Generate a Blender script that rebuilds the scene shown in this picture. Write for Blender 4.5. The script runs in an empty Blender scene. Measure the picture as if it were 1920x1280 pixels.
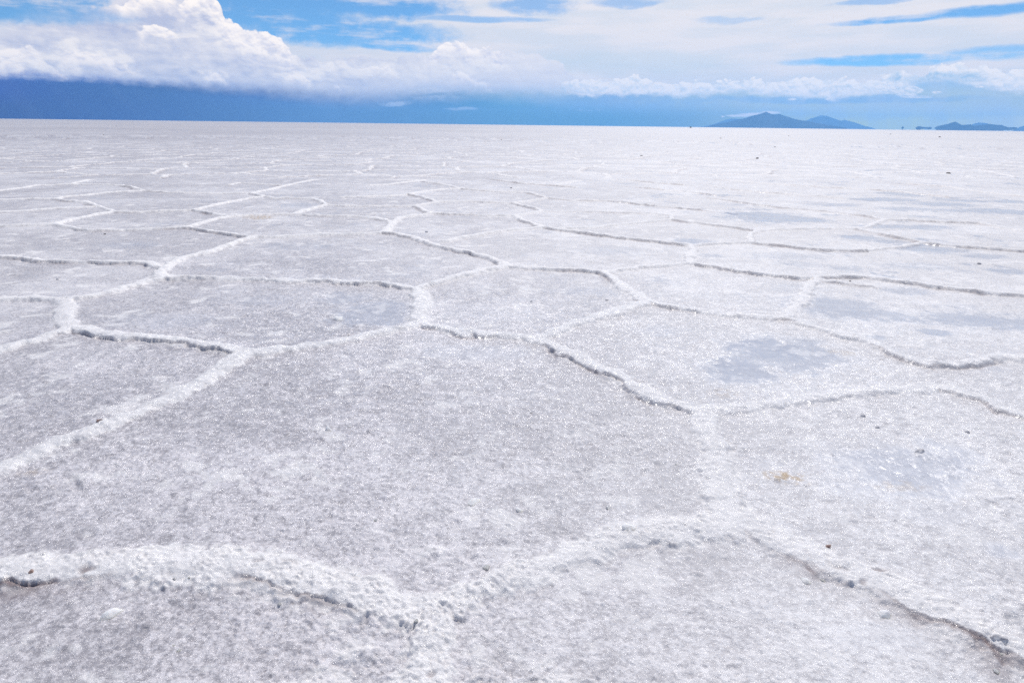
import bpy, bmesh, math, random
import numpy as np
from mathutils import Vector, Matrix

# ------------------------------------------------------------------ scene, camera
GRID_Q = 1.0                       # density of the salt sheet
scene = bpy.context.scene
COL = scene.collection
H_CAM = 1.6
F_PX, CX, CY = 1280.0, 960.0, 640.0      # focal length / centre in the photograph's pixels (24 mm lens)
PITCH = math.atan((640.0 - 234.2) / F_PX)
ROLL = math.atan(23.6 / 1920.0)
_f = Vector((0, math.cos(PITCH), -math.sin(PITCH)))
_r0 = Vector((1, 0, 0))
_u0 = _r0.cross(_f)
_r = _r0 * math.cos(ROLL) + _u0 * math.sin(ROLL)
_u = _r.cross(_f)
cam_data = bpy.data.cameras.new('camera')
cam_data.lens = 24.0
cam_data.sensor_width = 36.0
cam_data.clip_start = 0.05
cam_data.clip_end = 200000.0
cam = bpy.data.objects.new('camera', cam_data)
COL.objects.link(cam)
M = Matrix((_r, _u, -_f)).transposed().to_4x4()
M.translation = Vector((0, 0, H_CAM))
cam.matrix_world = M
scene.camera = cam

scene.view_settings.view_transform = 'Standard'
scene.view_settings.look = 'None'
scene.view_settings.gamma = 1.0
scene.view_settings.exposure = 0.0
scene.view_settings.use_curve_mapping = False
scene.render.engine = 'CYCLES'
cy = scene.cycles
cy.use_denoising = False
cy.max_bounces = 6
cy.diffuse_bounces = 3
cy.glossy_bounces = 2
cy.transmission_bounces = 2
cy.volume_bounces = 1
cy.caustics_reflective = False
cy.caustics_refractive = False


def ray(px, py):
    d = _f + _r * ((px - CX) / F_PX) + _u * ((CY - py) / F_PX)
    return d.normalized()


def G(px, py):
    """the point of the flat ground a pixel of the photograph shows"""
    d = ray(px, py)
    t = H_CAM / max(-d.z, 1e-6)
    return (d.x * t, d.y * t)


def AE(px, py):
    """azimuth and elevation, in degrees, of a pixel of the photograph"""
    d = ray(px, py)
    return math.degrees(math.atan2(d.x, d.y)), math.degrees(math.asin(d.z))


def horizon_y(px):
    return 234.2 + (px - 960.0) * 23.6 / 1920.0


def tag(o, label=None, cat=None, group=None, kind=None):
    if label: o['label'] = label
    if cat: o['category'] = cat
    if group: o['group'] = group
    if kind: o['kind'] = kind
    return o


def S(r, g, b):
    """sRGB 0-255 to linear"""
    f = lambda c: (c / 255.0 / 12.92) if c / 255.0 <= 0.04045 else ((c / 255.0 + 0.055) / 1.055) ** 2.4
    return (f(r), f(g), f(b), 1.0)


SUN_AZ, SUN_EL = 14.0, 52.0
SUN_E = 3.4
SKY_T = (0.48, 0.83, 1.02)
HAZE_D = 5.4e-5
HAZE_C = (0.23, 0.55, 1.0, 1.0)
HAZE_G = 0.5
HAZE_L = 7500.0
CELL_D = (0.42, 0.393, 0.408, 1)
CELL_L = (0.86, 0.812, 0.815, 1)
FAR_L = (0.82, 0.785, 0.775, 1)  # FAR tones: shade of relief, put into the colour of the flat distance
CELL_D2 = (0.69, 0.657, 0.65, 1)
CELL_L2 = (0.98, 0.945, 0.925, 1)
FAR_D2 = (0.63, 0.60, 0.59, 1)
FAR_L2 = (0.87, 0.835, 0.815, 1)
RIDGE_D = (0.88, 0.845, 0.82, 1)
RIDGE_L = (0.98, 0.945, 0.92, 1)
WET_C = (0.53, 0.54, 0.58, 1)
FACET = 0.75
STORM_LO = [(0, (0.0072, 0.001, 0.1434)), (150, (0.001, 0.001, 0.1609)), (300, (0.001, 0.001, 0.1472)), (480, (0.001, 0.001, 0.0744)), (640, (0.001, 0.001, 0.001)), (800, (0.001, 0.0672, 0.001)), (960, (0.001, 0.1295, 0.001)), (1150, (0.001, 0.1243, 0.001)), (1280, (0.1658, 0.2047, 0.001)), (1450, (0.6329, 0.6023, 0.001)), (1660, (1.1, 1.0, 0.001)), (1910, (1.1, 1.0, 0.5069))]
STORM_HI = [(10, (0.008, 0.004, 0.26)), (150, (0.001, 0.001, 0.1677)), (300, (0.001, 0.001, 0.127)), (480, (0.001, 0.001, 0.1701)), (640, (0.001, 0.001, 0.1231)), (800, (0.0301, 0.1511, 0.2955)), (960, (0.0685, 0.294, 0.3826)), (1150, (0.3306, 0.4559, 0.6)), (1280, (0.4734, 0.5798, 0.6)), (1420, (0.58, 0.66, 0.6)), (1560, (0.58, 0.66, 0.6)), (1700, (0.58, 0.66, 0.6)), (1910, (0.58, 0.66, 0.6))]
# ------------------------------------------------------------------ sky: Nishita sky with procedural clouds
world = bpy.data.worlds.new('World')
scene.world = world
world.use_nodes = True
world.cycles.sampling_method = 'MANUAL'
world.cycles.sample_map_resolution = 512


class V:
    """a node socket with arithmetic"""
    nt = None

    def __init__(self, s): self.s = s

    @staticmethod
    def lk(sock, v):
        if isinstance(v, V): V.nt.links.new(v.s, sock)
        else: sock.default_value = v

    @staticmethod
    def m(op, a, b=None, c=None, clamp=False):
        n = V.nt.nodes.new('ShaderNodeMath')
        n.operation = op
        n.use_clamp = clamp
        for i, v in enumerate((a, b, c)):
            if v is not None: V.lk(n.inputs[i], v)
        return V(n.outputs[0])

    def __add__(s, o): return V.m('ADD', s, o)
    __radd__ = __add__
    def __sub__(s, o): return V.m('SUBTRACT', s, o)
    def __rsub__(s, o): return V.m('SUBTRACT', o, s)
    def __mul__(s, o): return V.m('MULTIPLY', s, o)
    __rmul__ = __mul__
    def __truediv__(s, o): return V.m('DIVIDE', s, o)
    def __pow__(s, o): return V.m('POWER', s, o)


def clamp(a): return V.m('ADD', a, 0.0, clamp=True)
def vmax(a, b): return V.m('MAXIMUM', a, b)
def vmin(a, b): return V.m('MINIMUM', a, b)
def vabs(a): return V.m('ABSOLUTE', a)


def sstep(x, a, b):
    n = V.nt.nodes.new('ShaderNodeMapRange')
    n.interpolation_type = 'SMOOTHSTEP'
    V.lk(n.inputs['Value'], x)
    for k, v in (('From Min', a), ('From Max', b), ('To Min', 0.0), ('To Max', 1.0)): V.lk(n.inputs[k], v)
    return V(n.outputs['Result'])


def comb(x, y, z=0.0):
    n = V.nt.nodes.new('ShaderNodeCombineXYZ')
    for i, v in enumerate((x, y, z)): V.lk(n.inputs[i], v)
    return V(n.outputs[0])


def noise(vec, scale=1.0, detail=5.0, rough=0.55, dist=0.0, kind='FBM', flat=False):
    n = V.nt.nodes.new('ShaderNodeTexNoise')
    n.noise_dimensions = '2D' if flat else '3D'
    n.noise_type = kind
    n.normalize = True
    V.lk(n.inputs['Vector'], vec)
    for k, v in (('Scale', scale), ('Detail', detail), ('Roughness', rough), ('Distortion', dist)):
        if k in n.inputs: V.lk(n.inputs[k], v)
    return V(n.outputs[0])


def voro(vec, scale=1.0, detail=0.0, rough=0.5, smooth=None):
    n = V.nt.nodes.new('ShaderNodeTexVoronoi')
    n.voronoi_dimensions = '2D'
    n.feature = 'F1' if smooth is None else 'SMOOTH_F1'
    n.normalize = False
    V.lk(n.inputs['Vector'], vec)
    V.lk(n.inputs['Scale'], scale)
    V.lk(n.inputs['Detail'], detail)
    V.lk(n.inputs['Roughness'], rough)
    if smooth is not None: V.lk(n.inputs['Smoothness'], smooth)
    return V(n.outputs['Distance'])


def comb_scale(v, k):
    n = V.nt.nodes.new('ShaderNodeVectorMath')
    n.operation = 'MULTIPLY'
    V.lk(n.inputs[0], v)
    n.inputs[1].default_value = k
    return V(n.outputs[0])


def mix(fac, a, b):
    n = V.nt.nodes.new('ShaderNodeMix')
    n.data_type = 'RGBA'
    n.clamp_factor = True
    V.lk(n.inputs[0], fac)
    V.lk(n.inputs[6], a)
    V.lk(n.inputs[7], b)
    return V(n.outputs[2])


AZ0, AZ1 = -42.0, 42.0


def curve(A, pts, ymax=14.0):
    """elevation as a function of azimuth, through points given in the photograph's pixels"""
    n = V.nt.nodes.new('ShaderNodeFloatCurve')
    V.lk(n.inputs['Value'], (A - AZ0) / (AZ1 - AZ0))
    c = n.mapping.curves[0]
    q = []
    for p in pts:
        a, e = AE(*p)
        q.append(((a - AZ0) / (AZ1 - AZ0), (e + 2.0) / (ymax + 2.0)))
    n.mapping.use_clip = False
    while len(c.points) > 2: c.points.remove(c.points[-1])
    c.points[0].location = q[0]
    c.points[1].location = q[-1]
    for p in q[1:-1]: c.points.new(*p)
    for p in c.points: p.handle_type = 'AUTO_CLAMPED'
    n.mapping.extend = 'HORIZONTAL'
    n.mapping.update()
    return V(n.outputs[0]) * (ymax + 2.0) - 2.0


def ramp_az(A, pts):
    """colour as a function of azimuth; pts = (pixel x, sRGB)"""
    n = V.nt.nodes.new('ShaderNodeValToRGB')
    V.lk(n.inputs[0], (A - AZ0) / (AZ1 - AZ0))
    el = n.color_ramp.elements
    while len(el) > 1: el.remove(el[-1])
    for i, (px, rgb) in enumerate(pts):
        t = (AE(px, 200)[0] - AZ0) / (AZ1 - AZ0)
        e = el[0] if i == 0 else el.new(t)
        e.position = t
        e.color = S(*rgb)
    return V(n.outputs[0])


def ramp_lin(A, pts):
    n = V.nt.nodes.new('ShaderNodeValToRGB')
    V.lk(n.inputs[0], (A - AZ0) / (AZ1 - AZ0))
    el = n.color_ramp.elements
    while len(el) > 1: el.remove(el[-1])
    for i, (px, rgb) in enumerate(pts):
        t = (AE(px, 200)[0] - AZ0) / (AZ1 - AZ0)
        e = el[0] if i == 0 else el.new(t)
        e.position = t
        e.color = (rgb[0], rgb[1], rgb[2], 1.0)
    return V(n.outputs[0])


V.nt = world.node_tree
V.nt.nodes.clear()
tc = V.nt.nodes.new('ShaderNodeTexCoord')
sep = V.nt.nodes.new('ShaderNodeSeparateXYZ')
nrm = V.nt.nodes.new('ShaderNodeVectorMath')
nrm.operation = 'NORMALIZE'
V.nt.links.new(tc.outputs['Generated'], nrm.inputs[0])
V.nt.links.new(nrm.outputs[0], sep.inputs[0])
dx, dy, dz = (V(sep.outputs[i]) for i in range(3))
A = V.m('ARCTAN2', dx, dy) * (180.0 / math.pi)
E = V.m('ARCSINE', dz) * (180.0 / math.pi)

# noise fields shared by the layers (degrees)
n_warp1 = noise(comb(A * 0.35, E * 0.9 + 22.63), 1.0, 3.0, 0.5, flat=True) - 0.5
n_warp2 = noise(comb(A * 0.35, E * 0.9 + 70.80999999999999), 1.0, 3.0, 0.5, flat=True) - 0.5
streak = noise(comb(A * 0.10 + E * 0.05, E * 0.75 - A * 0.02 + 12.41), 1.0, 6.0, 0.6, flat=True)       # long, flat wisps
fine = noise(comb(A * 0.9, E * 1.5 + 37.96), 1.0, 7.0, 0.62, flat=True)


def ell(px, py, rx, ry, tilt=0.0, jit=1.0, soft=0.75):
    """0..1 spot; centre and radii in the photograph's pixels"""
    a0, e0 = AE(px, py)
    kx = abs(AE(px + 10, py)[0] - AE(px - 10, py)[0]) / 20.0
    ky = abs(AE(px, py - 10)[1] - AE(px, py + 10)[1]) / 20.0
    u = (A - a0 + n_warp1 * (1.2 * jit)) / (rx * kx)
    v = (E - e0 + n_warp2 * (0.7 * jit)) / (ry * ky)
    if tilt: v = v - u * tilt
    return sstep(u * u + v * v + (fine - 0.5) * (1.3 * jit), 1.0 + soft, 1.0 - soft)


def union(items):
    out = None
    for i in items: out = i if out is None else vmax(out, i)
    return out


# --- clear sky
nish = V.nt.nodes.new('ShaderNodeTexSky')
nish.sky_type = 'NISHITA'
nish.sun_disc = False
nish.sun_elevation = math.radians(SUN_EL)
nish.sun_rotation = math.radians(SUN_AZ)
nish.altitude = 3650.0
nish.dust_density = 0.4
nish.ozone_density = 1.5
tint = V.nt.nodes.new('ShaderNodeMix')
tint.data_type = 'RGBA'
tint.blend_type = 'MULTIPLY'
tint.inputs[0].default_value = 1.0
V.nt.links.new(nish.outputs[0], tint.inputs[6])
tint.inputs[7].default_value = (SKY_T[0], SKY_T[1], SKY_T[2], 1.0)
clear = V(tint.outputs[2])
K = 10.0                                     # cloud colours are given for background strength 0.1


def C(r, g, b):
    s = S(r, g, b)
    return (s[0] * K * 1.13, s[1] * K * 1.04, s[2] * K * 0.96, 1.0)


def scaled(v):
    n = V.nt.nodes.new('ShaderNodeVectorMath')
    n.operation = 'SCALE'
    V.lk(n.inputs[0], v)
    n.inputs['Scale'].default_value = K
    return V(n.outputs[0])


# --- high veil with blue holes
holes = union([ell(520, 20, 170, 55, 0.0), ell(640, 62, 200, 26), ell(735, 88, 75, 9, -0.25, 0.6), ell(700, 12, 160, 24), ell(890, 36, 130, 6, 0, 0.5) * 0.7,
               ell(1650, 114, 170, 10, 0.0, 0.5), ell(1860, 100, 90, 13, 0.1, 0.5) * 0.8,
               ell(1690, 36, 130, 7, 0.55, 0.5), ell(1850, 20, 130, 11, 0.3, 0.5), ell(1000, 12, 75, 16) * 0.75, ell(1175, 6, 60, 9) * 0.6,
               ell(1640, 3, 80, 6) * 0.6, ell(1370, 38, 60, 6) * 0.35, ell(40, 12, 260, 34)])
wisp = sstep(streak + (fine - 0.5) * 0.22, 0.50, 0.74) * 0.8
high = sstep(E, 10.6, 14.0)                                      # above the picture: broken cover
broken = sstep(noise(comb(A * 0.05, E * 0.09 + 16.060000000000002), 1.0, 6.0, 0.55, flat=True), 0.52, 0.66) * 0.6
veil_a = clamp(1.0 - holes * (0.97 - wisp * 0.75))
veil_a = veil_a * (1.0 - high) + broken * high
veil_c = mix(sstep(streak, 0.35, 0.65), C(217, 226, 238), C(232, 234, 241))
pale = ell(1180, 118, 190, 22, 0, 0.8, 0.9)
veil_c = mix(pale * 0.6, veil_c, C(203, 221, 235))
sky = mix(veil_a, clear, veil_c)

# --- billow fields for the cumulus
wv = comb(A + n_warp1 * 1.0, E * 1.25 + n_warp2 * 0.8, 0.0)


def billow(off_a, off_e, seed, scale, det=1.0):
    p = comb((A + n_warp1 * 0.8 + off_a) * scale, (E + n_warp2 * 0.6 + off_e) * scale * 1.25 + seed * 7.3)
    d = voro(p, 1.0, det, 0.5)
    return 1.0 - d                                             # rounded domes with creases between them


def relief(seed, scale, de=0.22, da=0.08, det=1.0):
    b0 = billow(0.0, 0.0, seed, scale, det)
    b1 = billow(da, de, seed, scale, det)                          # a little towards the light
    return b0, b0 - b1


# --- left bank: a tower with layered skirts
topL = curve(A, [(-300, 60), (0, 46), (35, 40), (60, 30), (120, 22), (180, 13), (210, 4), (230, -8), (400, -14), (411, 4), (419, 28), (440, 34), (465, 52), (505, 58), (530, 70), (545, 94), (558, 104),
                 (640, 105), (720, 103), (790, 97), (815, 92), (822, 79), (850, 73), (872, 79), (895, 86), (930, 90), (1000, 96), (1100, 150), (1160, 172)], 16.0)
botL = curve(A, [(-300, 128), (0, 137), (60, 141), (110, 146), (170, 147), (280, 156), (380, 161), (480, 168), (560, 178), (640, 184), (720, 184), (790, 176), (880, 172), (980, 176), (1080, 176), (1160, 172)], 16.0)
bL, rL = relief(1.3, 0.75, 0.30, 0.15)
bL2, rL2 = relief(7.9, 2.0, 0.12, 0.06)
edgeL = topL + (bL - 0.62) * 0.55 + (fine - 0.5) * 0.45 + (bL2 - 0.6) * 0.2
softL = sstep(A, AE(215, 40)[0], AE(120, 40)[0]) * 0.75 + 0.07
aL = sstep(E, edgeL + softL, edgeL - softL)
rain = noise(comb(A * 0.55 + E * 0.35, E * 0.10 + 32.120000000000005), 1.0, 5.0, 0.6, flat=True)
soft_bot = sstep(A, AE(120, 150)[0], AE(760, 150)[0]) * 0.75 + 0.38
lay = noise(comb(A * 0.16 + E * 0.02, E * 0.9 + A * 0.045 + 44.529999999999994), 1.0, 7.0, 0.6, flat=True)
bot_j = botL + (fine - 0.5) * 0.75 + (lay - 0.5) * 0.8
bL_under = sstep(E, bot_j - soft_bot, bot_j + soft_bot)
shL = clamp(0.44 + (lay - 0.5) * 1.5 + rL * 0.35 + rL2 * 0.12 + (fine - 0.5) * 0.4)
puffs = union([ell(60, 118, 110, 22, 0.0, 2.0, 0.9), ell(170, 105, 70, 20, -0.2, 2.0, 0.9), ell(310, 60, 70, 10, -0.15, 1.2), ell(390, 25, 40, 45, 0, 1.0, 0.8), ell(500, 80, 90, 26, -0.2, 1.0, 0.9),
               ell(560, 145, 45, 10, -0.15, 1.0), ell(395, 140, 30, 9, 0, 1.0), ell(700, 130, 200, 16, 0, 1.5, 0.9) * 0.6, ell(870, 110, 90, 28, 0, 1.0, 0.9) * 0.8])
shL = clamp(shL + puffs * (0.38 + rL * 0.5 + rL2 * 0.3))
inner = ell(330, 35, 65, 24, 0.15, 1.6, 0.9)
shL = clamp(shL - inner * 0.55 - ell(250, 60, 130, 10, -0.1, 1.0, 0.9) * 0.2)
colL = mix(shL, C(190, 199, 226), C(249, 249, 250))
colL = mix(sstep(A, AE(560, 100)[0], AE(800, 100)[0]) * 0.55, colL, C(231, 234, 242))
# wisps at the far left top are thin
thin = 1.0 - ell(110, 30, 140, 17, 0.35, 1.0, 0.9) * 0.55

# --- bright heads standing out of the bank
def head(col, pts, fade, tone=1.0, crisp=0.05, amp=1.0, strength=0.95, end=14):
    t = curve(A, pts, 16.0) + ((bL - 0.62) * 0.34 + (bL2 - 0.6) * 0.20 + (fine - 0.5) * 0.25) * amp
    d = t - E
    xa, xb = AE(pts[0][0], 100)[0], AE(pts[-1][0], 100)[0]
    w = AE(960 + end, 100)[0] - AE(960, 100)[0]
    a = sstep(d, -crisp, crisp) * sstep(d + (fine - 0.5) * fade * 0.9, fade, fade * 0.15) * sstep(A, xa - w * 0.2, xa + w) * sstep(A, xb + w * 0.2, xb - w) * strength
    sh = clamp(tone * 0.92 - d * 0.16 + rL * 0.7 + rL2 * 0.45 + (fine - 0.5) * 0.4)
    return mix(a, col, mix(sh, C(192, 201, 230), C(264, 261, 257)))


heads = colL
heads = head(heads, [(395, -20), (408, -2), (416, 20), (424, 31), (442, 36), (462, 50), (478, 58), (505, 58), (522, 64), (536, 78), (546, 93), (560, 106)], 3.2, 1.0)
heads = head(heads, [(225, 12), (232, 4), (250, -8), (300, -10), (330, -4), (345, 8)], 1.3, 1.0)
heads = head(heads, [(335, 8), (352, -6), (380, -14), (420, -8)], 1.6, 0.95)
heads = head(heads, [(258, 62), (266, 52), (280, 45), (300, 50), (318, 52), (330, 60), (342, 68)], 0.9, 1.05)
heads = head(heads, [(36, 44), (42, 37), (56, 37), (70, 45)], 0.4, 1.0, 0.08, 0.6, 0.8)
heads = head(heads, [(-60, 100), (-20, 90), (0, 94), (22, 86), (50, 84), (72, 88), (84, 97)], 1.6, 0.98, 0.12)
heads = head(heads, [(-30, 128), (0, 118), (20, 110), (36, 115), (48, 128)], 1.2, 1.0, 0.12)
heads = head(heads, [(108, 106), (124, 95), (150, 93), (180, 100), (204, 108), (222, 116)], 1.0, 0.96, 0.16)
heads = head(heads, [(80, 132), (96, 124), (116, 132), (124, 140)], 0.7, 0.92, 0.12)
heads = head(heads, [(180, 124), (200, 118), (226, 120), (252, 126), (266, 133)], 0.7, 0.86, 0.2, 1.0, 0.7)
heads = head(heads, [(376, 145), (388, 133), (402, 130), (414, 137), (424, 148)], 0.9, 0.95, 0.1)
heads = head(heads, [(528, 148), (538, 136), (556, 136), (574, 143), (584, 152)], 0.8, 1.0, 0.08)
heads = head(heads, [(620, 164), (628, 157), (638, 164)], 0.4, 0.92, 0.06, 0.6, 0.8, 6)
heads = head(heads, [(790, 97), (802, 92), (818, 91), (824, 80), (840, 74), (856, 72), (872, 79), (890, 85), (905, 86), (930, 92), (950, 100)], 1.5, 0.86, 0.05, 0.8, 0.85)
heads = head(heads, [(840, 140), (858, 134), (880, 140), (900, 148), (925, 156)], 0.9, 0.95, 0.16, 1.0, 0.7)
heads = head(heads, [(670, 128), (690, 120), (720, 122), (745, 132)], 0.7, 0.92, 0.2, 1.0, 0.6)
colL = heads
sky = mix(aL * thin, sky, colL)

# --- row of cumulus to the right, in front of the veil
topR = curve(A, [(960, 172), (1040, 160), (1062, 150), (1095, 144), (1140, 146), (1190, 138), (1240, 148), (1300, 147), (1350, 148), (1400, 143), (1440, 146), (1500, 141), (1560, 141), (1620, 145), (1668, 136),
                 (1680, 126), (1695, 124), (1710, 133), (1728, 136), (1742, 124), (1765, 117), (1790, 111), (1805, 118), (1822, 121), (1836, 113), (1852, 120), (1880, 117), (1893, 124), (1920, 119), (2200, 125)], 16.0)
botR = curve(A, [(960, 172), (1100, 176), (1200, 174), (1260, 176), (1330, 172), (1390, 168), (1440, 176), (1500, 178), (1560, 182), (1620, 176), (1660, 168), (1700, 158), (1740, 150), (1790, 150), (1830, 156), (1870, 166), (1920, 167), (2200, 168)], 16.0)
bR, rR = relief(3.3, 0.95, 0.24, 0.08, 2.0)
bR2, rR2 = relief(5.9, 2.6, 0.10, 0.04)
edgeR = topR + (bR - 0.62) * 0.55 + (bR2 - 0.6) * 0.22
aR = sstep(E, edgeR + 0.05, edgeR - 0.05) * sstep(A, AE(1000, 150)[0], AE(1080, 150)[0])
bj = botR + (bR - 0.62) * 0.15 + (fine - 0.5) * 0.9 + (lay - 0.5) * 0.5
uR = sstep(E, bj - 0.32, bj + 0.18)
shR = clamp(0.86 + rR * 0.6 + rR2 * 0.25 + (fine - 0.5) * 0.7)
shR = clamp(shR - ell(1770, 148, 75, 13, 0, 0.6, 0.9) * 0.6 - ell(1676, 148, 12, 16, 0.1, 0.4, 0.9) * 0.55)
colR = mix(shR, C(178, 207, 234), C(250, 250, 251))

# --- rain-dark air under the banks
storm = mix(sstep(E, 0.5, 1.9), scaled(ramp_lin(A, STORM_LO)), scaled(ramp_lin(A, STORM_HI)))
top_c = ramp_az(A, [(0, (90, 112, 200)), (300, (96, 126, 210)), (640, (150, 180, 228)), (960, (158, 192, 232)), (1300, (172, 204, 233)), (1600, (178, 207, 233)), (1920, (172, 203, 233))])
storm = mix(sstep(E, 2.1, 3.2), storm, scaled(top_c))
storm = mix(sstep(rain, 0.4, 0.8) * 0.04, storm, C(196, 212, 236))
storm = mix(sstep(rain, 0.55, 0.2) * 0.03, storm, C(78, 108, 190))
band = ell(1560, 186, 240, 7, 0.0, 1.0, 0.9) * 0.75
storm = mix(band, storm, C(133, 178, 228))
storm = mix(ell(1180, 190, 190, 14, 0, 1.5, 0.9) * sstep(fine, 0.35, 0.6) * 0.5, storm, C(140, 180, 226))
veil = noise(comb(A * 0.8 + E * 0.15 + 55.0, E * 0.12), 1.0, 4.0, 0.55, flat=True)
storm = mix(sstep(A, AE(1250, 200)[0], AE(1500, 200)[0]) * sstep(veil, 0.35, 0.65) * 0.35, storm, C(196, 214, 236))
storm = mix(ell(1640, 210, 260, 14, 0.1, 1.2, 0.9) * 0.45, storm, C(193, 214, 236))
small = union([ell(742, 195, 28, 4, 0.1, 0.5), ell(868, 204, 34, 3, 0.1, 0.5) * 0.8, ell(1110, 207, 26, 2.5, 0, 0.5) * 0.5, ell(800, 168, 60, 6, 0, 1.0) * 0.7, ell(820, 185, 40, 5, 0, 1.0) * 0.5])
storm = mix(small * sstep(fine, 0.36, 0.56) * 0.75, storm, C(214, 226, 242))
low = 1.0 - vmax(bL_under * sstep(A, AE(1130, 170)[0], AE(1050, 170)[0]), 0.0)
belowL = (1.0 - bL_under)
belowR = 1.0 - uR
isR = sstep(A, AE(1040, 170)[0], AE(1110, 170)[0])
below = belowL * (1.0 - isR) + belowR * isR
sky = mix(aR, sky, colR)
sky = mix(below * sstep(E, 6.5, 5.6), sky, storm)
# small puffs under the row
pf = union([ell(1700, 178, 20, 7, 0, 0.35, 0.35), ell(1718, 182, 26, 3, 0, 0.3, 0.4), ell(1712, 168, 20, 7, -0.3, 0.4, 0.4), ell(1672, 170, 26, 7, 0.2, 0.5, 0.4), ell(1660, 162, 30, 9, 0.3, 0.5, 0.5),
            ell(1484, 186, 8, 2, 0, 0.2), ell(1558, 185, 10, 2.5, 0, 0.2), ell(1755, 173, 9, 2.5, 0, 0.2), ell(1838, 164, 10, 2, 0, 0.2)])
sky = mix(clamp(pf * (0.55 + bR2 * 0.6)), sky, mix(clamp(0.8 + rR2 * 0.9), C(200, 218, 238), C(248, 249, 251)))
# cloud clinging to the mountain top
cap = union([ell(1384, 217.5, 22, 2.4, 0.1, 0.3, 0.8), ell(1412, 214, 28, 2.6, 0.25, 0.3, 0.8), ell(1446, 211.5, 16, 2.4, -0.2, 0.3, 0.8), ell(1355, 219, 3, 1.4, 0, 0.1)])
sky = mix(cap * (0.45 + fine * 0.7), sky, C(300, 282, 265))

bg = V.nt.nodes.new('ShaderNodeBackground')
bg.inputs['Strength'].default_value = 0.1
V.lk(bg.inputs['Color'], sky)
wo = V.nt.nodes.new('ShaderNodeOutputWorld')
V.nt.links.new(bg.outputs[0], wo.inputs['Surface'])

sun_data = bpy.data.lights.new('sun', 'SUN')
sun_data.energy = SUN_E
sun_data.angle = math.radians(0.53)
sun_data.color = (1.0, 0.955, 0.91)
sun = bpy.data.objects.new('sun', sun_data)
COL.objects.link(sun)
_sa, _se = math.radians(SUN_AZ), math.radians(SUN_EL)
_sd = Vector((math.sin(_sa) * math.cos(_se), math.cos(_sa) * math.cos(_se), math.sin(_se)))
sun.rotation_euler = _sd.to_track_quat('Z', 'Y').to_euler()
sun.location = (0, 0, 50)
# ------------------------------------------------------------------ far mountains, islands, the air
def bsdf(name):
    m = bpy.data.materials.new(name)
    m.use_nodes = True
    V.nt = m.node_tree
    return m, m.node_tree.nodes['Principled BSDF']


def new_mesh(name, verts, faces, mat, smooth=True, parent=None):
    me = bpy.data.meshes.new(name)
    me.from_pydata(verts, [], faces)
    me.materials.append(mat)
    if smooth: me.polygons.foreach_set('use_smooth', [True] * len(me.polygons))
    me.update()
    o = bpy.data.objects.new(name, me)
    COL.objects.link(o)
    if parent: o.parent = parent
    return o


rock_mat, bs = bsdf('volcanic_rock')
g = V.nt.nodes.new('ShaderNodeNewGeometry')
pos = V(g.outputs['Position'])
rn = noise(pos, 0.0016, 8.0, 0.65)
V.lk(bs.inputs['Base Color'], mix(sstep(rn, 0.35, 0.65), (0.02, 0.022, 0.025, 1), (0.085, 0.085, 0.08, 1)))
bs.inputs['Roughness'].default_value = 0.95
bs.inputs['Specular IOR Level'].default_value = 0.1


def lerp_pts(pts, x):
    if x <= pts[0][0]: return pts[0][1]
    for (x0, y0), (x1, y1) in zip(pts, pts[1:]):
        if x <= x1: return y0 + (y1 - y0) * (x - x0) / (x1 - x0)
    return pts[-1][1]


def relief_land(name, top, dist, seed, low=None, n=180, depth=2.6, rough=0.05):
    """land with the given skyline (pixels); slopes run down to the salt before and behind it"""
    rnd = random.Random(seed)
    ph = [(rnd.uniform(0, 6.28), rnd.uniform(0, 6.28)) for _ in range(9)]
    x0, x1 = top[0][0], top[-1][0]
    vs = [i / 12.0 for i in range(-12, 13)]
    verts, faces = [], []
    for i in range(n + 1):
        px = x0 + (x1 - x0) * i / n
        py = lerp_pts(top, px)
        d = ray(px, py)
        a = math.atan2(d.x, d.y)
        hz = max(2.0, H_CAM + dist * d.z / math.hypot(d.x, d.y))
        lo = -3.0
        if low is not None:
            dl = ray(px, lerp_pts(low, px))
            lo = H_CAM + dist * dl.z / math.hypot(dl.x, dl.y)
            if lo < 6.0: lo = -3.0
        for v in vs:
            gully = sum(math.sin(i * (0.35 + 0.22 * k) + ph[k][0] + v * 3 * math.sin(ph[k][1])) / (1 + 0.45 * k) for k in range(9))
            prof = (1 - abs(v)) ** 1.25
            z = lo + (hz - lo) * max(0.0, min(1.0, prof * (1.0 + rough * gully * abs(v) * (1 - abs(v)) * 4)))
            dd = dist + v * depth * max(hz, 40.0) * (1 + 0.06 * gully * abs(v))
            verts.append((dd * math.sin(a), dd * math.cos(a), z))
        # underside, so that the land is closed where its ends stand clear of the salt
    nv = len(vs)
    for i in range(n):
        for j in range(nv - 1):
            b = i * nv + j
            faces.append((b, b + nv, b + nv + 1, b + 1))
        b = i * nv
        faces.append((b + nv - 1, b + 2 * nv - 1, b + nv, b))
    o = new_mesh(name, verts, faces, rock_mat)
    return o


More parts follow.
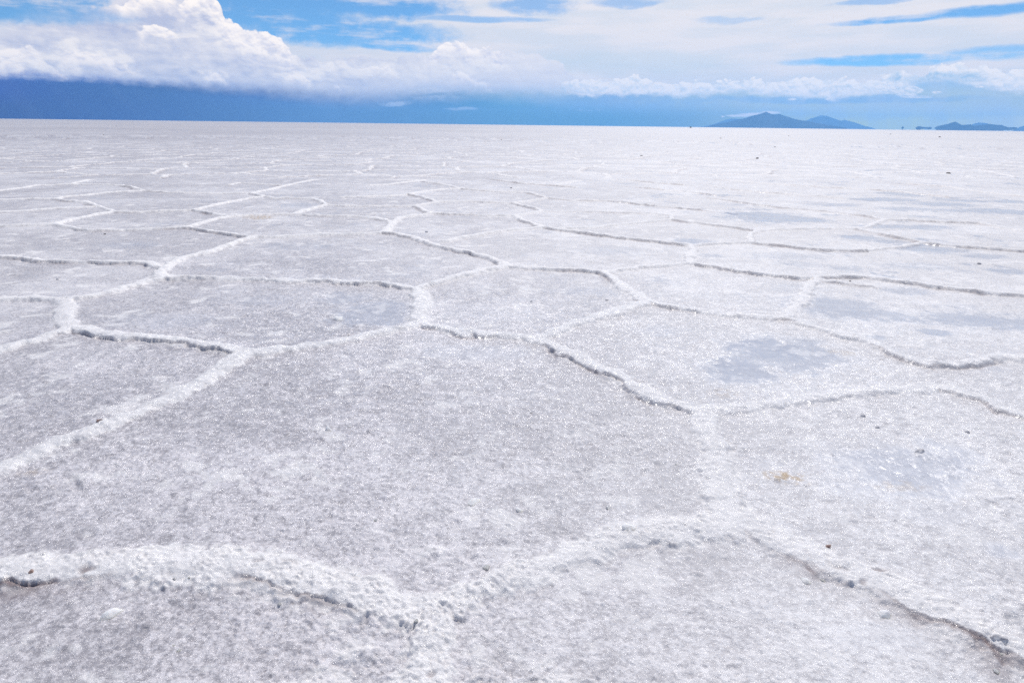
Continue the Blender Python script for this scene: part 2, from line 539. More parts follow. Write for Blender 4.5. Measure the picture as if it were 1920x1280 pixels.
Hh = horizon_y
m1 = [(1312, Hh(1312)), (1325, 237.6), (1335, 234.5), (1350, 231.5), (1365, 229), (1380, 225.6), (1396, 222), (1410, 217.5), (1420, 215), (1430, 212.2), (1437, 209.6), (1441, 211.8), (1447, 214.2), (1455, 214.6), (1461, 213.8), (1467, 216),
      (1480, 220), (1490, 223.5), (1505, 226.2), (1520, 228), (1530, 230.8), (1545, 233), (1560, 235.5), (1572, 237.5), (1585, 240.0), (1592, Hh(1592))]
o = relief_land('mountain', m1, 18500.0, 3)
tag(o, 'big blue volcano cone with a cloud on its summit', None, None, 'structure')
m1b = [(1312, Hh(1312)), (1325, 236), (1340, 232.5), (1352, 228), (1362, 224.5), (1372, 222.8), (1390, 223), (1410, 224), (1430, 226), (1460, 230), (1480, Hh(1480))]
o = relief_land('mountain', m1b, 27000.0, 7)
tag(o, 'pale shoulder behind the left flank of the big cone', None, None, 'structure')
m2 = [(1490, Hh(1490)), (1505, 229), (1520, 222.5), (1535, 218.0), (1541, 216.6), (1549, 217.2), (1560, 221), (1570, 224.5), (1577, 226.5), (1583, 224.8), (1592, 227), (1602, 229.5), (1612, 233), (1622, 236.5), (1634, 239.2), (1642, Hh(1642))]
o = relief_land('mountain', m2, 26500.0, 11)
tag(o, 'paler mountain right behind the big cone', None, None, 'structure')
i1 = [(1716, 240.3), (1719, 238.2), (1722, 236.8), (1727, 237.5), (1733, 238.6), (1738, 238.7), (1743, 238.0), (1746, 239.0), (1748, 240.6)]
i1l = [(1716, 240.5), (1719, 243.0), (1721, 244.5), (1725, 243.6), (1729, 242.2), (1738, 242.0), (1742, 243.0), (1746, 242.4), (1748, 240.8)]
o = relief_land('hills', i1, 17000.0, 17, i1l, 60, 1.6)
tag(o, 'small low island lifted off the salt by the mirage', None, None, 'structure')
i2 = [(1752, 240.2), (1757, 237.0), (1765, 235.2), (1775, 233.2), (1784, 230.4), (1791, 228.2), (1797, 231), (1803, 234.6), (1812, 234.2), (1820, 233.2), (1826, 235.8), (1836, 235.2), (1846, 234.0), (1856, 232.6), (1866, 234.0), (1878, 234.6), (1884, 236.8),
      (1890, 239), (1900, 238.6), (1906, 239.2), (1908, 240.6)]
i2l = [(1752, 240.6), (1756, 243.0), (1759, 246), (1880, 246), (1886, 244.2), (1892, 245.0), (1898, 244.0), (1905, 243.4), (1908, 241.0)]
o = relief_land('hills', i2, 17500.0, 19, i2l, 140, 1.8)
tag(o, 'long low island with one pointed hill', None, None, 'structure')
i3 = [(1815, Hh(1815)), (1824, 232.6), (1835, 230.2), (1846, 230.6), (1858, 233), (1870, Hh(1870))]
o = relief_land('hills', i3, 25500.0, 23, None, 60)
tag(o, 'faint pale hill behind the long island', None, None, 'structure')
i4 = [(1898, Hh(1898)), (1910, 239), (1920, 236), (1935, 230), (1960, 225), (2000, 232), (2040, Hh(2040))]
o = relief_land('hills', i4, 24000.0, 29, None, 60)
tag(o, 'faint pale hill at the right end of the horizon', None, None, 'structure')
i5 = [(1690.2, 239.6), (1691.2, 237.9), (1693, 237.6), (1694.6, 238.8), (1695.2, 239.8)]
i5l = [(1690.2, 240.2), (1691.5, 241.2), (1692.5, 246), (1693.2, 246), (1694, 241.2), (1695.2, 240.2)]
o = relief_land('hills', i5, 15000.0, 31, i5l, 16, 1.6)
tag(o, 'tiny islet speck above the horizon left of the islands', None, None, 'structure')

# the air
HZ = (-HAZE_L, 17000.0, -4000.0, 28500.0, -40.0, 560.0)
x0, x1, y0, y1, z0, z1 = HZ
hv = [(x, y, z) for z in (z0, z1) for y in (y0, y1) for x in (x0, x1)]
hf = [(0, 2, 3, 1), (4, 5, 7, 6), (0, 1, 5, 4), (2, 6, 7, 3), (0, 4, 6, 2), (1, 3, 7, 5)]
hm = bpy.data.materials.new('air')
hm.use_nodes = True
hm.node_tree.nodes.clear()
pv = hm.node_tree.nodes.new('ShaderNodeVolumePrincipled')
pv.inputs['Color'].default_value = HAZE_C
pv.inputs['Density'].default_value = HAZE_D
pv.inputs['Anisotropy'].default_value = HAZE_G
ho = hm.node_tree.nodes.new('ShaderNodeOutputMaterial')
hm.node_tree.links.new(pv.outputs[0], ho.inputs['Volume'])
haze = new_mesh('haze', hv, hf, hm, False)
tag(haze, None, None, None, 'stuff')
# ------------------------------------------------------------------ the salt flat: one sheet to the horizon
F32 = np.float32
_rng = np.random.RandomState(5)
_PN = 1024
_perm = np.concatenate([_rng.permutation(_PN)] * 2).astype(np.int32)
_ang = (_rng.rand(_PN) * 2 * np.pi).astype(F32)
_gx, _gy = np.cos(_ang), np.sin(_ang)


def pn(x, y, seed=0):
    """gradient noise, about -0.7..0.7"""
    x = x + F32(seed * 17.31)
    y = y - F32(seed * 9.77)
    xf, yf = np.floor(x), np.floor(y)
    xi, yi = xf.astype(np.int32) & (_PN - 1), yf.astype(np.int32) & (_PN - 1)
    fx, fy = x - xf, y - yf
    u = fx * fx * fx * (fx * (fx * 6 - 15) + 10)
    v = fy * fy * fy * (fy * (fy * 6 - 15) + 10)
    xj, yj = (xi + 1) & (_PN - 1), (yi + 1) & (_PN - 1)

    def c(ix, iy, ax, ay):
        h = _perm[_perm[ix] + iy]
        return _gx[h] * ax + _gy[h] * ay
    a = c(xi, yi, fx, fy); b = c(xj, yi, fx - 1, fy)
    d = c(xi, yj, fx, fy - 1); e = c(xj, yj, fx - 1, fy - 1)
    a = a + u * (b - a)
    d = d + u * (e - d)
    return a + v * (d - a)


def ss(x, a, b):
    t = np.clip((x - a) / (b - a), 0, 1)
    return t * t * (3 - 2 * t)


# -- the ridges between the salt polygons, traced on the photograph: (pixels..., width m, crack strength, height factor)
R = [
    # foreground
    ([(-260, 1120), (-120, 1085), (0, 1074), (80, 1068), (150, 1064), (250, 1058), (340, 1058), (420, 1062), (480, 1068), (560, 1088), (620, 1105), (700, 1128), (760, 1145), (815, 1152)], 0.33, 0.74, 1.1),
    ([(815, 1152), (860, 1128), (920, 1105), (1000, 1072), (1070, 1042), (1130, 1025), (1180, 1008), (1240, 1000), (1290, 996), (1340, 992), (1388, 986)], 0.30, 0.25, 1.0),
    ([(815, 1152), (812, 1185), (806, 1230), (800, 1290), (790, 1400)], 0.24, 0.15, 1.0),
    ([(1388, 986), (1366, 962), (1348, 930), (1350, 900), (1346, 862), (1334, 825), (1322, 795), (1308, 772)], 0.23, 0.10, 1.0),
    ([(1388, 986), (1440, 1004), (1500, 1032), (1560, 1058), (1610, 1078), (1680, 1105), (1730, 1132), (1770, 1152), (1830, 1188), (1870, 1208), (1930, 1222), (2080, 1260)], 0.28, 0.55, 0.9),
    ([(1308, 772), (1280, 765), (1245, 755), (1215, 745), (1190, 728), (1165, 712), (1140, 698), (1110, 685), (1085, 672), (1062, 664), (1040, 652)], 0.26, 1.1, 1.1),
    ([(1308, 772), (1350, 768), (1400, 764), (1450, 758), (1500, 750), (1560, 744), (1620, 739), (1680, 733), (1730, 727), (1757, 727)], 0.24, 0.35, 0.9),
    ([(1757, 727), (1790, 732), (1822, 744), (1860, 757), (1885, 770), (1910, 779), (1960, 790), (2060, 812)], 0.22, 1.0, 0.9),
    ([(1040, 652), (1020, 642), (990, 634), (960, 632), (920, 629), (880, 627), (840, 619), (815, 614), (786, 608)], 0.24, 0.8, 1.0),
    ([(1010, 634), (1045, 622), (1076, 609), (1112, 598), (1149, 587), (1180, 577), (1217, 568)], 0.24, 0.2, 1.0),
    ([(786, 608), (786, 590), (792, 570), (786, 556), (780, 545)], 0.24, 0.15, 0.9),
    ([(786, 608), (745, 619), (700, 627), (660, 636), (620, 644), (580, 650), (540, 655), (500, 660), (466, 664)], 0.25, 0.45, 1.0),
    ([(780, 545), (745, 537), (712, 533), (670, 532), (640, 530), (600, 528), (550, 528), (500, 525), (430, 524), (370, 523), (306, 524)], 0.22, 0.7, 0.95),
    ([(780, 545), (800, 536), (830, 528), (860, 519), (890, 511), (920, 505), (953, 500)], 0.23, 0.2, 1.0),
    ([(953, 500), (932, 491), (905, 481), (880, 475), (850, 469), (826, 464), (800, 456), (777, 447), (750, 441), (719, 437)], 0.24, 0.85, 1.0),
    ([(953, 500), (990, 504), (1030, 506), (1070, 507), (1111, 510), (1131, 513)], 0.22, 0.75, 0.95),
    ([(1131, 513), (1155, 508), (1180, 505), (1204, 502), (1240, 499), (1280, 496), (1300, 495)], 0.22, 0.15, 0.9),
    ([(1131, 513), (1145, 520), (1155, 530), (1170, 542), (1188, 551), (1205, 560), (1217, 568)], 0.22, 0.7, 0.9),
    ([(1217, 568), (1245, 574), (1280, 580), (1320, 585), (1369, 592), (1420, 596), (1469, 600)], 0.22, 0.8, 0.95),
    ([(1469, 600), (1497, 604), (1530, 615), (1555, 623), (1590, 634), (1623, 640), (1650, 653), (1680, 667), (1712, 677), (1740, 683), (1780, 687), (1810, 685), (1827, 682), (1855, 674), (1880, 669), (1920, 675), (1990, 684)], 0.22, 0.95, 0.95),
    ([(1469, 600), (1488, 580), (1503, 561), (1512, 545), (1534, 522)], 0.24, 0.1, 0.7),
    ([(1300, 495), (1340, 502), (1383, 509), (1420, 514), (1452, 518), (1490, 522), (1520, 523), (1534, 522)], 0.20, 1.0, 0.9),
    ([(1527, 526), (1555, 528), (1582, 532), (1606, 536), (1632, 538)], 0.14, 0.7, 0.6),
    ([(1534, 522), (1570, 520), (1613, 520), (1650, 525), (1692, 530), (1740, 537), (1795, 544), (1860, 551), (1920, 557), (2000, 567)], 0.20, 1.0, 0.95),
    ([(1300, 495), (1294, 488), (1296, 478), (1300, 470), (1296, 462)], 0.24, 0.1, 0.8),
    ([(1296, 462), (1320, 460), (1349, 458), (1380, 456), (1410, 456)], 0.22, 0.3, 0.9),
    ([(1410, 456), (1440, 460), (1475, 463), (1510, 467), (1538, 470), (1582, 471), (1624, 471)], 0.19, 0.9, 0.9),
    ([(1624, 471), (1660, 466), (1692, 463), (1727, 457)], 0.2, 0.15, 0.7),
    ([(1410, 456), (1405, 448), (1409, 438), (1420, 434)], 0.22, 0.15, 0.8),
    ([(1259, 412), (1280, 416), (1315, 420), (1349, 424), (1385, 429), (1420, 434)], 0.19, 0.9, 0.9),
    ([(1420, 434), (1455, 431), (1486, 430), (1550, 430), (1600, 430)], 0.2, 0.25, 0.8),
    ([(1600, 430), (1640, 437), (1675, 444), (1700, 450), (1727, 456), (1760, 460), (1795, 463), (1840, 466), (1871, 468), (1930, 473)], 0.18, 1.0, 0.95),
    ([(1600, 430), (1625, 427), (1640, 420), (1658, 413)], 0.22, 0.1, 0.7),
    ([(1359, 375), (1390, 380), (1430, 386), (1472, 391), (1510, 394), (1548, 397), (1590, 402), (1624, 406), (1658, 413)], 0.18, 0.8, 0.9),
    ([(1658, 413), (1690, 413), (1727, 415), (1780, 417), (1830, 419), (1875, 427), (1920, 435), (1980, 442)], 0.18, 0.7, 0.9),
    # middle
    ([(719, 437), (728, 427), (735, 419), (750, 409), (775, 405), (808, 401)], 0.24, 0.15, 0.9),
    ([(719, 437), (680, 439), (640, 440), (600, 441), (560, 443), (520, 445), (481, 445)], 0.22, 0.3, 0.9),
    ([(832, 454), (862, 447), (893, 442), (925, 437), (960, 432), (1018, 427)], 0.23, 0.2, 0.95),
    ([(1018, 427), (1000, 421), (984, 416), (972, 410), (963, 405)], 0.22, 0.75, 0.95),
    ([(1018, 427), (1045, 431), (1070, 434), (1110, 440), (1155, 446), (1190, 450), (1224, 453), (1260, 457), (1296, 462)], 0.2, 0.95, 0.95),
    ([(1050, 429), (1090, 428), (1121, 427), (1170, 421), (1224, 416), (1259, 412)], 0.22, 0.15, 0.85),
    ([(808, 401), (796, 397), (788, 391), (777, 387)], 0.2, 0.75, 0.9),
    ([(808, 401), (845, 402), (880, 403), (915, 405), (963, 405)], 0.2, 0.6, 0.9),
    ([(963, 405), (985, 402), (1000, 399), (1015, 396)], 0.22, 0.15, 0.85),
    ([(1015, 396), (1000, 391), (980, 386), (960, 381)], 0.2, 0.8, 0.9),
    ([(1015, 396), (1050, 397), (1087, 397), (1150, 399), (1231, 401), (1259, 405), (1259, 412)], 0.2, 0.4, 0.85),
    ([(819, 379), (803, 374), (788, 369), (764, 365)], 0.2, 0.8, 0.9),
    ([(819, 379), (800, 382), (777, 387)], 0.22, 0.15, 0.8),
    ([(819, 379), (850, 378), (880, 379), (920, 380), (960, 381)], 0.2, 0.5, 0.9),
    ([(960, 381), (985, 378), (1005, 375), (1025, 372)], 0.2, 0.15, 0.8),
    ([(1025, 372), (1005, 365), (984, 361), (932, 360), (895, 357), (863, 354)], 0.2, 0.75, 0.9),
    ([(1025, 372), (1070, 376), (1105, 377), (1138, 377), (1170, 380), (1204, 384), (1240, 388), (1276, 391), (1310, 394)], 0.18, 0.9, 0.9),
    ([(764, 365), (730, 368), (690, 369), (640, 370)], 0.2, 0.3, 0.85),
    ([(764, 365), (784, 361), (805, 358), (830, 355), (863, 354)], 0.2, 0.3, 0.85),
    ([(863, 354), (840, 348), (818, 344), (795, 341)], 0.2, 0.7, 0.9),
    ([(791, 339), (760, 342), (730, 346), (695, 348)], 0.2, 0.2, 0.85),
    ([(791, 339), (805, 335), (826, 332), (850, 328), (880, 325)], 0.2, 0.2, 0.85),
    ([(640, 337), (680, 337), (740, 338), (791, 339)], 0.2, 0.4, 0.85),
    ([(922, 336), (950, 340), (977, 344), (1035, 348), (1080, 352)], 0.18, 0.8, 0.9),
    ([(1087, 339), (1060, 343), (1035, 348)], 0.2, 0.15, 0.8),
    ([(1138, 334), (1180, 338), (1230, 343), (1280, 347)], 0.18, 0.8, 0.9),
    ([(1200, 352), (1240, 356), (1290, 360), (1340, 366)], 0.18, 0.8, 0.9),
    ([(1300, 333), (1360, 338), (1420, 343), (1480, 347)], 0.17, 0.7, 0.9),
    ([(1332, 349), (1369, 355), (1430, 361), (1500, 366), (1580, 372)], 0.17, 0.7, 0.9),
    ([(1480, 347), (1560, 352), (1640, 356), (1700, 361), (1780, 370)], 0.17, 0.8, 0.9),
    ([(1700, 345), (1770, 350), (1840, 360), (1930, 370)], 0.17, 0.8, 0.9),
    # left
    ([(302, 509), (299, 504), (290, 499), (275, 494), (230, 494), (180, 493), (103, 492), (70, 490), (41, 485), (15, 483), (-60, 482)], 0.2, 0.8, 0.9),
    ([(302, 509), (320, 495), (344, 483), (370, 478), (395, 472), (430, 460), (455, 451), (481, 445)], 0.22, 0.1, 0.95),
    ([(302, 509), (298, 516), (306, 524)], 0.26, 0.4, 0.9),
    ([(306, 524), (270, 530), (240, 538), (210, 548), (172, 557), (145, 561), (120, 563)], 0.22, 0.25, 0.95),
    ([(120, 563), (80, 562), (40, 561), (0, 562), (-80, 564)], 0.22, 0.4, 0.9),
    ([(120, 563), (124, 575), (120, 588), (118, 600), (135, 616)], 0.26, 0.35, 0.7),
    ([(135, 616), (110, 626), (93, 631), (67, 640), (30, 649), (0, 658), (-90, 680)], 0.22, 0.4, 0.95),
    ([(135, 616), (167, 622), (200, 628), (233, 632), (267, 633), (300, 636), (340, 641), (380, 648), (420, 655), (466, 664)], 0.25, 1.0, 1.05),
    ([(466, 664), (445, 675), (420, 690), (400, 703), (367, 723), (335, 738), (300, 754), (270, 768), (235, 782), (200, 798), (165, 812), (130, 824), (100, 835), (60, 851), (30, 866), (0, 880), (-120, 925)], 0.23, 0.25, 0.95),
    ([(481, 445), (468, 446), (457, 445), (435, 440), (412, 437), (380, 432), (344, 428)], 0.2, 1.0, 0.95),
    ([(344, 428), (360, 424), (378, 419), (405, 411), (430, 407)], 0.22, 0.15, 0.9),
    ([(344, 428), (290, 430), (230, 432), (172, 434), (150, 431), (130, 427), (100, 421)], 0.2, 0.6, 0.9),
    ([(100, 421), (60, 423), (0, 425), (-60, 427)], 0.2, 0.2, 0.9),
    ([(100, 421), (125, 415), (148, 410), (180, 403), (213, 398)], 0.22, 0.1, 0.9),
    ([(213, 398), (200, 393), (186, 388)], 0.22, 0.5, 0.9),
    ([(213, 398), (245, 399), (275, 398), (320, 396), (361, 395)], 0.2, 0.4, 0.9),
    ([(361, 395), (390, 400), (412, 404), (430, 407)], 0.2, 0.8, 0.95),
    ([(361, 395), (395, 387), (430, 379), (465, 373), (495, 369)], 0.22, 0.1, 0.9),
    ([(430, 407), (464, 404), (505, 403), (550, 402)], 0.2, 0.3, 0.9),
    ([(550, 402), (595, 405), (640, 406), (690, 408), (720, 412), (735, 419)], 0.2, 0.6, 0.9),
    ([(550, 402), (572, 395), (590, 390), (612, 385)], 0.22, 0.1, 0.9),
    ([(612, 385), (602, 378), (584, 373), (550, 372), (515, 372), (495, 369)], 0.2, 0.6, 0.9),
    ([(612, 385), (650, 387), (700, 387), (777, 387)], 0.2, 0.3, 0.85),
    ([(495, 369), (484, 366), (471, 363)], 0.2, 0.8, 0.95),
    ([(471, 363), (430, 363), (390, 363), (344, 362), (310, 361), (270, 358)], 0.2, 0.4, 0.85),
    ([(471, 363), (505, 356), (533, 349), (565, 342), (598, 336)], 0.2, 0.1, 0.85),
    ([(186, 388), (160, 380), (140, 378), (120, 377), (103, 373)], 0.2, 0.8, 0.95),
    ([(186, 388), (145, 390), (103, 392), (50, 396), (0, 398), (-60, 400)], 0.2, 0.15, 0.9),
    ([(103, 373), (50, 374), (0, 375), (-60, 375)], 0.2, 0.2, 0.85),
    ([(103, 373), (130, 369), (155, 367), (200, 362), (270, 358)], 0.2, 0.2, 0.85),
    ([(270, 358), (258, 355), (245, 351), (227, 348)], 0.2, 0.9, 0.95),
    ([(227, 348), (180, 346), (131, 346), (69, 348), (40, 353), (0, 358), (-60, 362)], 0.2, 0.2, 0.85),
    ([(131, 346), (160, 339), (196, 332)], 0.2, 0.1, 0.85),
    ([(0, 330), (70, 330), (140, 329), (196, 332), (260, 334), (330, 335)], 0.2, 0.6, 0.85),
    ([(196, 328), (230, 320), (280, 315)], 0.2, 0.1, 0.8),
    ([(330, 335), (390, 330), (440, 327), (520, 328), (598, 336), (640, 337)], 0.2, 0.3, 0.85),
    ([(598, 336), (570, 330), (545, 327)], 0.18, 0.9, 0.9),
    ([(430, 347), (450, 343), (495, 346), (533, 349)], 0.18, 0.6, 0.8),
]

# -- the grid: fans out from a point behind the camera, fine where the photograph looks
CYY = -2.0
rows = [0.6, 1.0, 1.5]
while rows[-1] < 3.45: rows.append(rows[-1] + 0.03)
while rows[-1] - 2.0 < 70.0: rows.append(rows[-1] + 0.0026 / GRID_Q * (rows[-1] - 2.0) * (1.0 if rows[-1] < 24 else 1.6))
while rows[-1] < 24000.0: rows.append(rows[-1] * 1.06)
rows = np.array(rows, dtype=np.float64)
fine_a = np.radians(45.0)
na = int(1500 * GRID_Q)
cols = list(np.linspace(-fine_a, fine_a, na))
rest = np.linspace(fine_a, 2 * np.pi - fine_a, 62)[1:-1]
cols = np.array(cols + list(rest), dtype=np.float64)             # angles from +Y, clockwise; last wraps to the first
NR, NC = len(rows), len(cols)
RR, AA = np.meshgrid(rows, cols, indexing='ij')
X = (RR * np.sin(AA))
Y = (CYY + RR * np.cos(AA))
# keep the sheet inside the air
lim = np.ones_like(X)
with np.errstate(divide='ignore', invalid='ignore'):
    for v, lo, hi in ((X, HZ[0] + 60, HZ[1] - 60), (Y, HZ[2] + 60, HZ[3] - 60)):
        lim = np.minimum(lim, np.where(v > hi, hi / v, 1.0))
        lim = np.minimum(lim, np.where(v < lo, lo / v, 1.0))
X = (X * lim).astype(F32)
Y = (Y * lim).astype(F32)
near_rows = int(np.searchsorted(rows, 95.0))                     # beyond this the sheet is flat
nf = na
Xn, Yn = X[:near_rows, :nf], Y[:near_rows, :nf]
Dn = np.sqrt(Xn * Xn + Yn * Yn)
step = np.maximum(0.0026 * np.maximum(rows[:near_rows, None] - 2.0, 0.6), 0.0) / GRID_Q
step = step.astype(F32)

# ragged edges: distances are measured from warped positions
near_f = (1.0 - 0.8 * ss(Dn, 30, 85))
wx = pn(Xn * 1.6, Yn * 1.6, 1) * 0.10 + pn(Xn * 6.5, Yn * 6.5, 2) * 0.045 + pn(Xn * 19, Yn * 19, 3) * 0.020
wy = pn(Xn * 1.6, Yn * 1.6, 4) * 0.10 + pn(Xn * 6.5, Yn * 6.5, 5) * 0.045 + pn(Xn * 19, Yn * 19, 6) * 0.020
# traced ridges keep their place: only the small raggedness
Wx = pn(Xn * 6.5, Yn * 6.5, 2) * 0.05 + pn(Xn * 19, Yn * 19, 3) * 0.022
Wy = pn(Xn * 6.5, Yn * 6.5, 5) * 0.05 + pn(Xn * 19, Yn * 19, 6) * 0.022
PX, PY = Xn + Wx, Yn + Wy

BIG = F32(9.0)
dist = np.full(Xn.shape, BIG, F32)
side = np.zeros(Xn.shape, F32)      # + on the camera's side of the ridge
wid = np.full(Xn.shape, 0.2, F32)
crk = np.zeros(Xn.shape, F32)
hgt = np.zeros(Xn.shape, F32)
rows_n = rows[:near_rows]
cols_n = cols[:nf]
for pts, w, ck, hf in R:
    q = [G(*p) for p in pts]
    fine_q = [q[0]]
    for (ax, ay), (bx, by) in zip(q, q[1:]):
        L = math.hypot(bx - ax, by - ay)
        k = max(1, int(math.ceil(L / 0.6)))
        for t in range(1, k + 1): fine_q.append((ax + (bx - ax) * t / k, ay + (by - ay) * t / k))
    for (ax, ay), (bx, by) in zip(fine_q, fine_q[1:]):
        mg = 0.75
        rr = [math.hypot(x, y - CYY) for x, y in ((ax, ay), (bx, by))]
        aa = [math.atan2(x, y - CYY) for x, y in ((ax, ay), (bx, by))]
        i0, i1 = np.searchsorted(rows_n, (min(rr) - mg, max(rr) + mg))
        da = mg / min(rr)
        j0, j1 = np.searchsorted(cols_n, (min(aa) - da, max(aa) + da))
        if i0 >= i1 or j0 >= j1: continue
        sx, sy = PX[i0:i1, j0:j1] - F32(ax), PY[i0:i1, j0:j1] - F32(ay)
        ex, ey = bx - ax, by - ay
        l2 = ex * ex + ey * ey + 1e-9
        t = np.clip((sx * F32(ex) + sy * F32(ey)) / F32(l2), 0, 1)
        ddx, ddy = sx - t * F32(ex), sy - t * F32(ey)
        d = np.sqrt(ddx * ddx + ddy * ddy)
        nx, ny = -ey, ex                          # left normal; flip it towards the camera
        if nx * (-ax) + ny * (-ay) < 0: nx, ny = ey, -ex
        nl = math.hypot(nx, ny) + 1e-9
        sd = (ddx * F32(nx / nl) + ddy * F32(ny / nl))
        cur = dist[i0:i1, j0:j1]
        m = d < cur
        cur[m] = d[m]
        side[i0:i1, j0:j1][m] = sd[m]
        wid[i0:i1, j0:j1][m] = w
        crk[i0:i1, j0:j1][m] = ck
        hgt[i0:i1, j0:j1][m] = hf

# elsewhere (beside and beyond the traced part): the same kind of polygons, grown from scattered centres
CS = F32(3.1)
gx_, gy_ = (Xn + wx * 2.2) / CS, (Yn + wy * 2.2) / CS
cx_, cy_ = np.floor(gx_), np.floor(gy_)


def h2(ix, iy, s):
    k = _perm[(_perm[(ix + 517 * s).astype(np.int32) & (_PN - 1)] + (iy.astype(np.int32) & (_PN - 1))) & (2 * _PN - 1)]
    return k.astype(F32) / F32(_PN)


f1 = np.full(Xn.shape, BIG * 9, F32); f2 = f1.copy()
p1x = np.zeros_like(f1); p1y = np.zeros_like(f1); p2x = np.zeros_like(f1); p2y = np.zeros_like(f1)
for oy in (-1, 0, 1):
    for ox in (-1, 0, 1):
        ix, iy = cx_ + ox, cy_ + oy
        qx, qy = ix + F32(0.12) + F32(0.76) * h2(ix, iy, 1), iy + F32(0.12) + F32(0.76) * h2(ix, iy, 2)
        d = (qx - gx_) ** 2 + (qy - gy_) ** 2
        a = d < f1
        b = (~a) & (d < f2)
        f2 = np.where(a, f1, np.where(b, d, f2))
        p2x = np.where(a, p1x, np.where(b, qx, p2x)); p2y = np.where(a, p1y, np.where(b, qy, p2y))
        f1 = np.where(a, d, f1); p1x = np.where(a, qx, p1x); p1y = np.where(a, qy, p1y)
sep_ = np.sqrt((p1x - p2x) ** 2 + (p1y - p2y) ** 2) + F32(1e-4)
gd = (f2 - f1) / (2 * sep_) * CS
nearside = np.where(p1x * p1x + p1y * p1y < p2x * p2x + p2y * p2y, F32(1), F32(-1))
gs = gd * nearside
# how far a point is inside the traced part of the picture
vx = Xn * _r.x + Yn * _r.y + F32(-H_CAM * _r.z)
vy = Xn * _u.x + Yn * _u.y + F32(-H_CAM * _u.z)
vz = np.maximum(Xn * _f.x + Yn * _f.y + F32(-H_CAM * _f.z), F32(0.05))
px_, py_ = vx / vz * F_PX + CX, CY - vy / vz * F_PX
wT = ss(py_, 326, 345) * ss(px_, -140, -40) * (1 - ss(px_, 1960, 2060)) * (1 - ss(py_, 1300, 1420))
gcrk = F32(0.35) + F32(0.75) * np.clip((p2x - p1x) * nearside * -0.9 + 0.3, 0, 1)   # edges running away to the right crack most
use_t = wT > 0.5
for A_, B_ in ((dist, gd), (side, gs), (crk, gcrk)): A_[~use_t] = B_[~use_t]
wid[~use_t] = 0.21
hgt[~use_t] = 0.9
hgt *= np.where(use_t, 1.0, 1.0).astype(F32) * ss(np.abs(wT - 0.5), 0.0, 0.25)
del f1, f2, p1x, p1y, p2x, p2y, gx_, gy_, cx_, cy_, gd, gs, wx, wy, Wx, Wy


def octave(freq, seed, lod=2.2):
    """noise faded out where the grid cannot carry it"""
    k = ss(F32(1.0 / freq) / step, lod, lod * 1.8)
    return pn(Xn * F32(freq), Yn * F32(freq), seed) * k


n_len = pn(Xn * 0.9, Yn * 0.9, 21) + pn(Xn * 2.6, Yn * 2.6, 22) * 0.7          # variation along the ridges
w2 = wid * (0.60 + 0.30 * n_len) * (0.45 - 0.03 * ss(Dn, 7, 12))
lump = octave(9, 31) * 0.7 + octave(22, 32) * 0.7 + octave(48, 33) * 0.5 + octave(95, 34) * 0.3
body = np.exp(-(dist / w2) ** 2 * 0.9)
plate = ss(body + 0.32 * octave(14, 35) + 0.34 * octave(34, 36) + 0.2 * octave(70, 115), 0.25, 0.55)      # crumbly crust with a ragged rim
top = body * 0.70 + plate * 0.30
crumb = (0.25 - np.abs(octave(19, 101))) * 0.010 + (0.25 - np.abs(octave(41, 102))) * 0.011 + (0.25 - np.abs(octave(80, 103))) * 0.009 + octave(130, 104) * 0.005
crumb = crumb * (0.5 + 1.0 * ss(octave(5, 105), -0.2, 0.3))
H0 = 0.018 + 0.008 * ss(Dn, 3.5, 8)
# the camera-side edge of a cracked ridge breaks off here and there: the crust ends over a narrow gap
cut = crk * 0.95 + 0.85 * pn(Xn * 1.3, Yn * 1.3, 23) + 0.35 * octave(4.5, 24) + 0.12 * octave(13, 28)
brk = ss(cut, 0.42, 0.95) * np.clip(0.35 + crk * 0.75, 0, 1)
lip = wid * 0.22 + octave(3.1, 29) * 0.05 + octave(7, 25) * 0.040 + octave(17, 26) * 0.010 + octave(40, 27) * 0.004
e = side - lip                                                                # >0: in front of the lip
sharp = np.maximum(F32(0.006), step * 1.1)
gw = np.maximum(F32(0.004) + 0.006 * np.clip(octave(3, 30) + 0.25, 0, 1), step * 0.55)
drop = ss(e, 0, sharp) * (1 - ss(e, 0.03, 0.16))
gap = ss(e, -0.002, sharp) * (1 - ss(e, sharp + gw * 0.5, sharp + gw * 2.2))
zr = H0 * hgt * (top + body * lump * 0.14) + crumb * plate * (0.5 + 0.5 * hgt)
lipraise = ss(e, -0.12, -0.01) * (1 - ss(e, -0.003, 0.003)) * ss(0.34 - np.abs(side), 0, 0.1)
zr = zr * (1 - brk * drop * (0.15 + 0.20 * ss(Dn, 3.5, 9))) + lipraise * brk * hgt * 0.005 - gap * brk * hgt * (0.004 + 0.005 * crk + 0.002 * ss(Dn, 4, 9) + 0.004 * np.clip(octave(4, 37), -0.5, 0.6))
# granular crust
g1 = octave(2.1, 41) * 0.010 + octave(5.5, 42) * 0.0055
c1 = octave(13, 43); c2 = octave(29, 44); c3 = octave(61, 45); c4 = octave(120, 46)
patchy = ss(pn(Xn * 0.8, Yn * 0.8, 47) + 0.6 * pn(Xn * 2.3, Yn * 2.3, 48), -0.25, 0.35)
rough_near = 0.85 + 0.3 * (1 - ss(Dn, 3, 8))
crust = rough_near * (-np.abs(c1) * 0.0085 + c1 * 0.004 + np.abs(c2) * 0.0075 - np.abs(c3) * 0.0062 + c3 * 0.0034 + c4 * 0.0030) * (0.55 + 0.75 * patchy)
knob = np.clip(octave(7.3, 51) - 0.32, 0, 1) * 0.045 * np.clip(0.4 + patchy, 0, 1) + np.clip(octave(19, 52) - 0.34, 0, 1) * 0.03
ridge_m = np.clip(body * 1.15, 0, 1)
